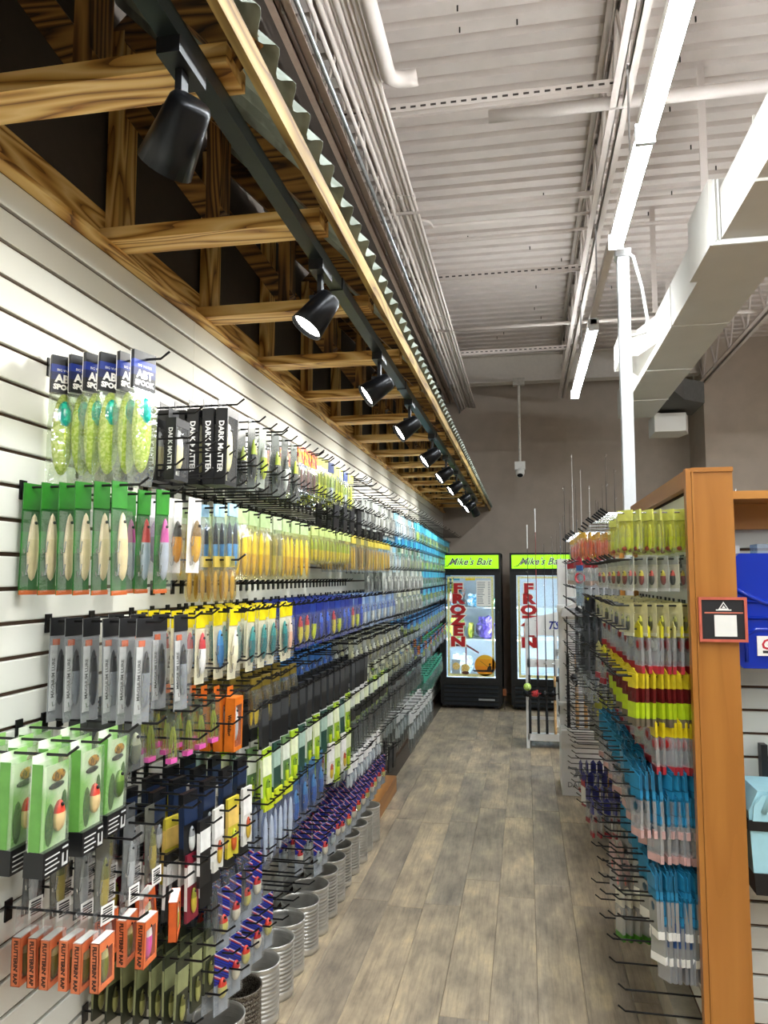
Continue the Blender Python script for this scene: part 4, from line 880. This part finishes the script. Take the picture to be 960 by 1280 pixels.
bagged('greenleaf', .2, .07, .03, P_('2f8f2a'), .06, P_('2a7a2c'), 3, None, 'e8ffe8', P_('1c5a2a')); bagged('tealleaf', .2, .07, .03, P_('2a9a7a'), .06, P_('1f6f5c'), 3, None, 'e6fff6', P_('2c5c54')); bagged('frostbag', .26, .08, .03, P_('c9cccb'), .06, P_('3c403e'), 3, None, 'f0f4f4', P_('c4c8c8'))
flat('blackstrip', .14, .05, .01, P_('121316'), P_('24262a'), None)

# ---- left wall, row by row (wall distance range is measured from the slatwall)
r1, r1b, r2, r3, r4 = Zr(5), Zr(6), Zr(9), Zr(13), Zr(16)
block('squid_lure_bag', ['squid'], r1 + .0, [1.57], 6, (.045, .245), 'chartreuse soft squid with teal eye patch in clear bag under navy header', jit=.22, L=.31, cat='lure bag', bias=-.5)
block('dark_lure_box', ['dark_big'], r1, [2.04], 6, (.03, .26), 'tall black window box with white lettering down its side and pale lure', jit=.03, cat='lure box', L=.31)
block('dark_lure_box', ['dark_small'], r1b, [1.80], 4, (.05, .22), 'smaller black window box with white lettering beside the squid bags', jit=.16, cat='lure box', L=.29)
block('tall_lure_pack', ['dk_lime', 'dk_silver', 'dk_lime', 'lime_tail'], r1, rng(2.28, 2.75, .115), 3, (.08, .25), 'dark clear lure pack with lime tail right after the black boxes')
block('skirt_bag', ['redbrown'], r1, rng(2.80, 3.0, .09), 3, (.09, .25), 'red-brown bait bag with orange flecked header')
block('worm_bag', ['yellowworm', 'yellowworm', 'bluewhite'], r1, rng(3.05, 3.75, .1), 4, (.06, .25), 'bright yellow worm bag on the upper hook row')
empties(r1, rng(3.8, 4.1, .075), .31)
block('silver_lure_pack', ['silverclear', 'graysilver', 'silverclear'], r1 - PITCHZ, rng(4.0, 4.9, .095), 3, (.09, .25), 'silver lure blister on the upper row past the yellow worm bags')
block('pale_lure_pack', ['paleblue', 'paleblue', 'silverclear'], r1 - PITCHZ, rng(4.9, 5.9, .1), 3, (.09, .25), 'pale blue lure blister on the upper row')
block('cyan_bait_bag', ['cyanbag', 'cyanbag', 'cyanlime'], r1 - PITCHZ, rng(5.9, 9.6, .12), 2, (.14, .25), 'cyan headed bait bag on the top row towards the freezers')
empties(r1, rng(2.3, 9.7, .16), .31); empties(Zr(7), rng(1.75, 4.4, .07), .30)
block('dark_strip_pack', ['blackstrip'], Zr(7), rng(3.4, 4.6, .16), 2, (.16, .24), 'small black packet hanging below the yellow worm bags')
block('cyan_bait_bag', ['cyanbag', 'blueheader'], Zr(8) + .0, rng(5.0, 9.6, .14), 2, (.15, .25), 'cyan bait bag on the second row towards the freezers')
# row 2
block('green_lure_card', ['green_cream'], r2, [1.49], 6, (.035, .25), 'green carded cream wooden plug with treble hooks', jit=.05, L=.31)
block('green_lure_card', ['green_silver', 'green_blue'], r2, [1.66], 3, (.17, .265), 'green carded silver plug with coloured head', jit=.05, L=.31)
block('amber_lure_pack', ['amber', 'purple', 'ambr_blk', 'amber'], r2, [1.85], 4, (.08, .26), 'clear box with barred amber or purple lure beside the green cards', jit=.05, L=.31)
block('blue_bait_bag', ['blueblack'], r2, [2.04], 3, (.19, .28), 'pale blue bag of black eyed blue baits', L=.31)
block('gold_bait_bag', ['goldbag'], Zr(11), [2.02], 4, (.17, .285), 'small golden bait bag hanging under the blue baits')
block('yellow_bait_bag', ['yellowskirt', 'yellowskirt', 'yellowclear', 'yellowskirt'], r2, rng(2.18, 2.95, .11), 4, (.06, .25), 'long yellow bait bag with green header on the second row')
block('yellow_bait_bag', ['yellowshort'], r2, rng(3.0, 3.7, .1), 4, (.07, .25), 'short yellow bait bag with green header on the second row')
block('olive_bait_bag', ['olivebag', 'goldlong'], r2, rng(3.72, 4.1, .095), 4, (.07, .25), 'olive brown bait bag between yellow ones')
block('gold_bait_bag', ['goldlong'], r2, rng(4.1, 4.75, .1), 3, (.09, .25), 'golden bait bag hanging past the olive bags')
block('pale_lure_pack', ['paleblue', 'silverclear'], r2, rng(4.75, 5.2, .1), 3, (.09, .25), 'pale lure blister on the second row')
block('grey_lure_pack', ['graysilver', 'whiteolive'], r2, rng(5.2, 6.2, .11), 2, (.14, .25), 'grey silver lure blister on the second row')
block('blue_bait_bag', ['blueheader', 'cyanbag', 'cyanlime'], r2, rng(6.2, 9.6, .14), 2, (.15, .25), 'blue headed bait bag on the second row towards the freezers')
empties(r2, rng(2.2, 6.2, .2), .31); empties(Zr(8), rng(1.7, 5.0, .085), .30)
block('grey_lure_pack', ['graysilver', 'silverclear'], Zr(11), rng(4.6, 6.4, .12), 2, (.14, .25), 'grey lure blister on the third row')
block('blue_bait_bag', ['blueheader', 'cyanbag'], Zr(11), rng(6.4, 9.6, .15), 2, (.15, .25), 'blue headed bait bag on the third row towards the freezers')
# row 3
block('clear_lure_box', ['magnum', 'magnum_silver'], r3, [1.60], 6, (.035, .26), 'tall clear lure box with orange corner mark and grey lettered strip', jit=.04, L=.31)
block('rainbow_lure_pack', ['magnum_silver', 'rainbow', 'magnum'], r3, [1.78], 4, (.08, .26), 'rainbow or dark lure box next to the lettered lure boxes', jit=.06, L=.31)
block('yellow_top_lure', ['yh_red'], r3, [1.98], 6, (.04, .22), 'white lure with red head under a bright yellow header', jit=.05)
block('yellow_top_lure', ['yh_blue', 'yh_cream'], r3, [2.10], 4, (.13, .27), 'blue or cream lure under a bright yellow header', jit=.05)
block('yellow_top_lure', ['yh_teal'], r3, rng(2.28, 2.6, .1), 5, (.06, .26), 'teal lure under a bright yellow header', jit=.05)
block('peach_lure_pack', ['yh_peach', 'navyred'], r3, [2.66, 2.78], 3, (.14, .26), 'peach lure pack between teal and navy ones')
block('navy_lure_pack', ['navy_lime', 'navy', 'navy', 'navyred'], r3, rng(2.88, 3.9, .1), 4, (.06, .26), 'navy blue carded lure in the middle row')
block('steel_lure_pack', ['bluegrey', 'bluegrey2'], r3, rng(3.9, 5.0, .1), 3, (.09, .25), 'blue-grey carded lure in the middle row')
block('olive_white_bag', ['whiteolive', 'graysilver'], r3, rng(5.0, 6.3, .12), 2, (.14, .25), 'off-white bait bag in the middle row')
block('blue_bait_bag', ['blueheader', 'bluewhite', 'cyanbag'], r3, rng(6.3, 9.6, .15), 2, (.15, .25), 'blue headed bait bag in the middle row towards the freezers')
empties(r3, rng(2.2, 6.3, .13), .31); empties(Zr(12), rng(2.1, 4.6, .065), .05)
# row 4
for i, y in enumerate((1.29, 1.40, 1.51)):
    block('frog_lure_bag', [['frog_tan'], ['frog_lime', 'frog_tan'], ['frog_green']][i], r4, [y], (4, 4, 3)[i], (.04, .235), ['green frog lure sleeve with tan frog on a black base box', 'green frog lure sleeve with lime and black frog on a black base box', 'green frog lure sleeve with leafy green frog on a black base box'][i], jit=.04, L=.295, cat='lure box')
block('small_lure_box', ['smallbox'], r4, [1.66], 4, (.06, .2), 'small dark clear lure box between frog sleeves and skirts')
block('skirt_jig_bag', ['skirt'], r4 + PITCHZ * 0, [1.76, 1.84, 1.92, 2.0], 4, (.06, .25), 'chartreuse skirted jig in clear bag with pink price tag', L=.32)
block('orange_lure_box', ['orange_tall'], r4, [2.10], 7, (.03, .27), 'tall orange window box with black script on its side', jit=.03, cat='lure box', L=.33)
block('yellow_brown_bag', ['yelbrown'], r4, rng(2.3, 2.75, .1), 4, (.06, .26), 'yellow and brown bait bag next to the orange boxes')
block('blue_lure_pack', ['bluepk', 'bluepk', 'bluegreen'], r4, rng(2.85, 3.6, .1), 3, (.05, .18), 'blue carded lure hanging close to the wall')
block('olive_lure_pack', ['olivecard', 'graysilver'], r4, rng(3.7, 5.2, .11), 3, (.09, .25), 'olive carded lure in the fourth row')
block('blue_bait_bag', ['blueheader', 'bluewhite'], r4, rng(5.4, 9.4, .15), 2, (.15, .25), 'blue headed bait bag in the fourth row towards the freezers')
empties(r4, rng(1.6, 5.4, .085), .32); empties(Zr(15), rng(2.0, 5.2, .1), .30)
# row 5 and below
block('black_card_pack', ['blackcard'], Zr(17), rng(2.35, 4.0, .105), 4, (.06, .27), 'black card packet with pale foot sticker', L=.32)
block('black_card_pack', ['blackpack'], Zr(19), [1.85, 1.97, 2.09, 2.21], 3, (.08, .25), 'black and navy packet with silver lure below the orange boxes', L=.32)
block('barcode_lure_strip', ['strip_silver', 'strip_gold'], Zr(19), [1.52, 1.62, 1.72], 4, (.05, .22), 'slim clear lure strip with white barcode label at its foot', L=.30)
block('olive_lure_pack', ['olivecard', 'whiteolive'], Zr(18), rng(4.0, 5.6, .12), 2, (.14, .26), 'olive carded lure in the fifth row')
block('blue_bait_bag', ['blueheader', 'bluewhite', 'redbrown'], Zr(19), rng(5.8, 9.2, .16), 2, (.15, .27), 'blue headed bait bag in the fifth row towards the freezers')
block('green_card_pack', ['darkgreen', 'greencard', 'limecard'], Zr(19), rng(2.35, 3.4, .1), 6, (.05, .28), 'green and lime card packet stacked deep on its hook', L=.33)
block('white_card_pack', ['whitecard', 'blackwhite', 'whitecard', 'yelcard'], Zr(20), [1.88, 1.98, 2.08, 2.18], 6, (.05, .28), 'white card packet with yellow lure stacked deep on its hook', L=.33)
block('lime_card_pack', ['limecard', 'greencard'], Zr(19), rng(3.4, 4.6, .11), 4, (.06, .27), 'lime card packet past the green packets', L=.32)
block('dark_bait_bag', ['blackbag', 'greybag'], Zr(20), rng(4.6, 6.0, .12), 2, (.16, .28), 'black headed bait bag low on the wall')
block('green_bait_bag', ['greenleaf', 'tealleaf'], Zr(19), rng(6.9, 9.0, .16), 2, (.08, .20), 'leaf green bait bag low by the freezers', L=.26)
block('red_card_pack', ['redcard', 'blackwhite'], Zr(21), [1.85, 1.93], 5, (.05, .26), 'dark red and white card packet above the orange lure boxes', L=.33)
block('small_orange_box', ['orange_box'], Zr(21), [1.50], 6, (.045, .225), 'small orange lure box with black lettering down its side', jit=.03, cat='lure box', L=.33)
block('small_orange_box', ['orange_pink', 'orange_box'], Zr(21), [1.61], 3, (.17, .27), 'small orange lure box with pink or olive lure', jit=.1, cat='lure box', L=.33)
block('small_orange_box', ['orange_lime'], Zr(21), [1.72], 2, (.20, .28), 'small orange lure box with plain side hanging askew', jit=.5, cat='lure box', tilt=.18)
block('white_bait_bag', ['whiteblue'], Zr(21), [2.36, 2.46, 2.56], 3, (.14, .29), 'white bait bag with lime header in a blue tinted bag', L=.33)
block('navy_lure_bag', ['navybag'], Zr(21), rng(2.66, 3.1, .11), 4, (.08, .29), 'navy lure bag beside the white baits', L=.33)
block('lime_card_pack', ['limecard', 'whitecard'], Zr(21), rng(3.15, 3.5, .1), 4, (.08, .29), 'lime and white card packet low on the wall', L=.33)
block('grey_bait_bag', ['greybag'], Zr(22), [1.98, 2.08, 2.18], 4, (.06, .27), 'dark grey bait bag below the white cards', L=.33)
block('white_fluff_bag', ['whitefluff'], Zr(23), rng(3.5, 4.2, .11), 4, (.08, .29), 'white fluffy jig packet low on the wall', L=.33)
block('dark_bait_bag', ['blackbag'], Zr(20), rng(3.55, 4.5, .12), 3, (.12, .29), 'black bait bag above the white jig packets', L=.33)
block('olive_card_pack', ['olivedark'], Zr(24), [1.80, 1.88, 1.96], 7, (.05, .27), 'dark olive card packet under the orange lure boxes', L=.34)
block('flag_card_pack', ['flagcard', 'flagcard2'], Zr(23), [2.02, 2.11, 2.20, 2.29], 8, (.06, .28), 'blue and red striped card packet in the upper of two rows near the cans', L=.33, jit=.05, bias=-.35)
block('flag_card_pack', ['flagcard', 'flagcard2'], Zr(25), [2.0, 2.09, 2.18, 2.27, 2.36], 8, (.06, .29), 'blue and red striped card packet above the nearest cans', L=.34, jit=.05, bias=-.35)
block('flag_card_pack', ['flagcard', 'flagcard3'], Zr(25), rng(2.95, 3.3, .11), 4, (.08, .29), 'blue and red striped card packet in the row over the cans', L=.34, jit=.05, bias=-.3)
block('flag_card_pack', ['flagcard', 'flagcard2'], Zr(25), rng(3.32, 4.3, .105), 5, (.08, .30), 'blue and red striped card packet past the white jig packets', L=.34, jit=.05, bias=-.3)
block('black_strip_pack', ['blackstrip'], Zr(25), [4.5, 4.62], 3, (.20, .30), 'black packet hanging over the oak plinth')
block('frost_bait_bag', ['frostbag'], Zr(24), rng(5.2, 6.3, .15), 3, (.14, .32), 'frosted bag of black baits near the floor', L=.36)
block('green_bait_bag', ['tealleaf'], Zr(23), rng(6.6, 8.6, .17), 3, (.08, .24), 'teal green bait bag near the floor by the freezers', L=.29)
block('orange_tag_pack', ['yellowworm'], Zr(12), [8.7, 8.8], 2, (.35, .42), 'orange yellow pack hanging beside the freezer', L=.45)
empties(Zr(17), rng(1.8, 5.8, .1), .32); empties(Zr(19), rng(1.75, 4.8, .09), .33); empties(Zr(21), rng(1.8, 5.0, .1), .33); empties(Zr(23), rng(1.9, 5.0, .09), .33); empties(Zr(25), rng(1.9, 4.6, .11), .34); empties(Zr(26), rng(1.55, 2.9, .13), .33); empties(Zr(27), rng(2.4, 4.2, .15), .3)

# ---- right gondola packages
bagged('limebag', .125, .06, .02, P_('d6d86a'), .02, P_('c9cf1e'), 2, None, 'fdffd8', P_('b9b83a'))
KIND['limebag'].append(('back_card', MB().box(-.0045, -.003, -.028, .028, -.11, -.02).mesh('back_card', P_('d4d02a')), None)); KIND['limebag'].append(('weight', MB().ell((.004, 0, -.112), .006, .012, .008, 8, 6).mesh('weight', P_('8a3a24')), None))
carded('greycard', .1, .045, .014, P_('b9bab0'), P_('9a9c94'), .012, ('7a1f1e', 'c8b83a'), .5, .26, P_('d6d6d0'), False); carded('greycard2', .1, .045, .014, P_('c4c2a8'), P_('9a9c94'), .012, ('2a2c22', 'b83a2a'), .5, .26, P_('d6d6d0'), False)
carded('beigecard', .092, .058, .012, P_('c8c08a'), None, .012, ('5a5c1e', 'c9c83a'), .55, .17, P_('dcd9b8'), False); carded('beigecard2', .092, .058, .012, P_('cfc892'), None, .012, ('34361e', '8a8c3a'), .55, .17, P_('dcd9b8'), False)
YEL = P_('d8ce2a'); SIL = clear('eef0f0', .2, .2, .28); FOOT = P_('b0303a'); WF = P_('e6dcd8')
strip_rig('ribbon_red', .135, .045, YEL, .02, P_('8a1a16'), SIL, FOOT); strip_rig('ribbon_silver', .135, .045, P_('c9c27a'), .02, P_('a8aaa2'), SIL, FOOT)
strip_rig('skirt_wine', .15, .045, P_('d9c42a'), .03, P_('5e1214'), P_('5e1516'), None)
for kk in ('skirt_wine',): KIND[kk].append(('lime_band', MB().box(-.0056, .0056, -.0228, .0228, -.125, -.075).mesh('lime_band', P_('b8d022')), None)); KIND[kk].append(('tail_band', MB().box(-.0057, .0057, -.0229, .0229, -.151, -.125).mesh('tail_band', P_('6f6452')), None))
strip_rig('skirt_yellow', .145, .05, P_('e3cc1e'), .03, P_('a81c1a'), SIL, FOOT)
TEAL = P_('1b6688'); TEAL2 = P_('2988b4')
def teal(key, low, foot): strip_rig(key, .19, .055, TEAL, .075, P_('16485c'), low, foot); KIND[key].append(('logo_band', MB().box(-.0048, .0048, -.0278, .0278, -.068, -.045).mesh('logo_band', TEAL2), None)); KIND[key].append(('fold', MB().prism([(-.027, -.04), (.027, -.04), (.027, .0), (-.027, .022)], .004, .0062, 0).mesh('fold', TEAL2), None))
teal('teal_clear', SIL, P_('d2aaa4')); teal('teal_olive', clear('a8ac6a', .2, .2, .4), PAPER); 
strip_rig('navy_rig', .165, .05, P_('274a7a'), .06, P_('23262e'), clear('aab4c4', .25, .2, .35), None); strip_rig('green_rig', .15, .05, P_('d8d4c4'), .03, P_('c9c0b4'), clear('e6e4dc', .2, .2, .4), P_('3f7f1e')); strip_rig('pink_rig', .16, .05, P_('c9a8a4'), .03, P_('c46a6c'), clear('e4d8d4', .2, .2, .4), None)
BZ = .42
def rblock(name, keys, z, ys, n, dr, label, L=.26, hk=0, cat='rig pack', jit=.12, bias=BZ):
    i = 0
    for y in ys:
        hook(GX, y, z, L, -1, hk)
        for k in range(n):
            d = dr[0] + (dr[1] - dr[0]) * (k / max(1, n - 1)) + random.uniform(-.003, .003)
            o = hang(name, keys[(i + k) % len(keys)], GX - d, y, z, -1, label, label, cat, jit); o.rotation_euler.z += bias * random.uniform(.4, 1.5)
        i += 1
n1 = [2.57, 2.72, 2.88, 3.04, 3.22, 3.42, 3.62]
def zs(v): return 1.84 - round((1.84 - v) / PITCHZ) * PITCHZ + .004
rblock('yellow_rig_bag', ['limebag'], zs(1.764), n1[:3], 6, (.03, .20), 'lime yellow rig bag hanging on silver hooks', .285, 1); empties(zs(1.764), n1[3:] + [2.64, 2.8, 2.96], .285, -1, 1)
rblock('grey_rig_card', ['greycard', 'greycard2'], zs(1.611), n1, 6, (.025, .19), 'small grey carded fly with red and yellow body')
empties(zs(1.611), rng(2.6, 3.7, .09), .27, -1)
rblock('beige_rig_card', ['beigecard', 'beigecard2'], zs(1.459), n1, 6, (.025, .20), 'beige carded spoon below the grey carded flies')
empties(zs(1.459), rng(2.6, 3.7, .09), .27, -1)
rblock('silver_ribbon_rig', ['ribbon_red', 'ribbon_red', 'ribbon_silver'], zs(1.383), n1, 8, (.02, .17), 'silver sleeve rig with red head and yellow top', jit=.2)
rblock('wine_skirt_rig', ['skirt_wine'], zs(1.23), n1[:5], 10, (.02, .19), 'wine and lime skirted rig with yellow top', jit=.15)
rblock('silver_ribbon_rig', ['ribbon_red', 'ribbon_silver'], zs(1.23), n1[5:], 5, (.06, .2), 'silver sleeve rig behind the wine and lime rigs')
rblock('yellow_skirt_rig', ['skirt_yellow'], zs(1.078), n1, 8, (.015, .13), 'silver sleeve rig with big yellow top and red foot', jit=.25)
rblock('teal_rig_bag', ['teal_clear'], zs(.925), n1, 8, (.03, .19), 'teal headed clear rig bag with pink foot label, upper teal row', jit=.25)
rblock('teal_rig_bag', ['teal_clear'], zs(.849), n1[:4], 8, (.02, .14), 'teal headed clear rig bag with pink foot label, in the second teal row', jit=.25)
rblock('teal_rig_bag', ['teal_olive'], zs(.62), n1[:5], 9, (.02, .15), 'teal headed olive rig bag with white foot label, upper row', jit=.25)
rblock('teal_rig_bag', ['teal_olive'], zs(.544), n1[:3], 8, (.015, .13), 'teal headed olive rig bag with white foot label, in the lowest teal row', jit=.25)
rblock('navy_rig_pack', ['navy_rig'], zs(.468), n1[:3], 9, (.015, .12), 'navy topped slim rig sleeve near the floor', jit=.2)
rblock('pink_rig_pack', ['pink_rig'], zs(.468), n1[3:5], 5, (.08, .2), 'pink rig sleeve low on the gondola'); rblock('green_foot_rig', ['green_rig'], zs(.40), [2.95], 5, (.10, .21), 'pale rig sleeve with a green foot', .28)
for zz in (1.23, 1.078, .925, .62, .544, .40, .24): empties(zs(zz), rng(2.6, 3.6, .17), .27, -1)
empties(zs(.20), [2.62], .27, -1)
# far gondola
n2 = [4.25, 4.37, 4.5, 4.65, 4.8, 4.95, 5.1, 5.25]
bagged('orangebag', .125, .05, .02, P_('d8a83a'), .02, P_('d8641e'), 3, None, 'fff0dc', P_('c8501a')); strip_rig('redwhite', .13, .045, P_('b01c2a'), .03, P_('e2dcd6'), SIL, P_('b9a494')); strip_rig('yellowbk', .12, .045, P_('b9bcc0'), .03, P_('d8d02a'), P_('1c1e20'), None); strip_rig('blackrig', .13, .04, P_('2a2c30'), .03, P_('17181a'), P_('4a4c50'), None)
strip_rig('greyrig', .15, .045, P_('6a6e72'), .03, P_('9aa0a4'), SIL, None); strip_rig('olivefly', .16, .045, P_('a8a83a'), .03, P_('b8b02a'), clear('c8c48a', .2, .2, .3), None); strip_rig('bluerig', .17, .045, P_('3a3f8a'), .05, P_('5a5e74'), SIL, P_('9a2a34'))
zs2 = lambda v: 1.793 - round((1.793 - v) / PITCHZ) * PITCHZ + .004
for key, zz, dr, nm, lab in (('orangebag', 1.78, (.05, .22), 'orange_rig_bag', 'orange bait bag at the top of the gondola beyond the pole'), ('redwhite', 1.63, (.05, .24), 'red_white_rig', 'red topped white rig sleeve on the gondola beyond the pole'), ('yellowbk', 1.47, (.04, .19), 'yellow_black_rig', 'yellow and black rig on the gondola beyond the pole'), ('blackrig', 1.33, (.04, .2), 'black_rig_pack', 'black rig packet on the gondola beyond the pole'),
                            ('blackrig', 1.20, (.04, .2), 'black_rig_pack', 'black rig packet in the lower row beyond the pole'), ('greyrig', 1.06, (.03, .2), 'grey_rig_pack', 'grey rig sleeve on the gondola beyond the pole'), ('olivefly', .90, (.03, .15), 'olive_rig_pack', 'yellow-olive rig sleeve on the gondola beyond the pole'), ('olivefly', .74, (.03, .12), 'olive_rig_pack', 'yellow-olive rig sleeve in the lower row beyond the pole'), ('bluerig', .36, (.04, .2), 'blue_rig_pack', 'blue topped rig sleeve near the floor beyond the pole')):
    rblock(nm, [key], zs2(zz), n2[:7:2] if zz < 1.5 else n2[::2], 5, dr, lab, .28, 1 if key == 'orangebag' else 0)
    empties(zs2(zz), n2[1::2], .28, -1, 1 if key == 'orangebag' else 0)
for zz in (1.40, 1.26, 1.13, .98, .82, .67, .60): empties(zs2(zz), n2, .29, -1)
t = thing('hang_tag', 'white paper tag with red top dangling by the rod display', 'tag', (.29, 4.3, .42), .3); part('tag_paper', bx(-.001, .001, -.03, .03, -.09, 0), PAPER, t); part('red_top', MB().prism([(-.03, 0), (.03, 0), (.02, .035), (0, .02), (-.02, .04)], -.001, .001, 0), P_('a8202a'), t)
t = thing('pink_ring', 'red and blue plastic lure ring pack on the gondola beyond the pole', 'pack', (.29, 4.2, 1.62), .5); part('ring', MB().lathe([(.025, -.006), (.032, 0), (.025, .006), (.018, 0), (.025, -.006)], 16, (0, 0, -.07), (1, .6, 0)), P_('d4424c'), t, True); part('header', bx(-.002, .002, -.03, .03, -.03, .0), P_('2460a8'), t); part('sleeve', bx(-.006, .006, -.03, .03, -.22, -.031), clear('cfe6ee', .2, .15, .2), t)

# ---- build the hooks: the 300 nearest of each family as single things, the rest as one object
def dist(h): return math.hypot(h[0], h[1])
for s, nm, lab, grp in ((1, 'peg_hook', 'black wire peg hook with upturned tip on the long white slatwall', 'peg hooks on the long slatwall'), (-1, 'peg_hook', 'black wire peg hook with upturned tip on an oak framed gondola', 'peg hooks on the oak gondolas')):
    seen = set(); hs = []
    for h in HOOKS:
        k = (round(h[1] / .02), round(h[2] / .03))
        if h[4] != s or (k in seen) or ((k[0] + 1, k[1]) in seen) or ((k[0] - 1, k[1]) in seen): continue
        seen.add(k); hs.append(h)
    hs.sort(key=dist); cache = {}; lim = 200 if s > 0 else 100
    for h in hs[:lim]:
        key = (round(h[3], 2), h[4], h[5])
        if key not in cache: cache[key] = hook_mb(*key).mesh('peg_hook', [WIRE, STEEL])
        o = put(nm, cache[key], None, h[:3])
        if h[5] == 1: tag(o, 'bright silver peg hook with black tip on an oak framed gondola', 'hook', 'silver peg hooks on the oak gondolas')
        else: tag(o, lab, 'hook', grp)
    rest = MB()
    for h in hs[lim:]:
        q = hook_mb(h[3], h[4], h[5], h[:3]); rest.add(q.v, q.f); rest.m[-len(q.f):] = q.m
    if rest.v:
        o = put('peg_hook_array', rest.mesh('peg_hook_array', [WIRE, STEEL])); o['kind'] = 'stuff'; tag(o, 'dense rows of black peg hooks further along the ' + ('slatwall' if s > 0 else 'oak gondolas'), 'hooks')
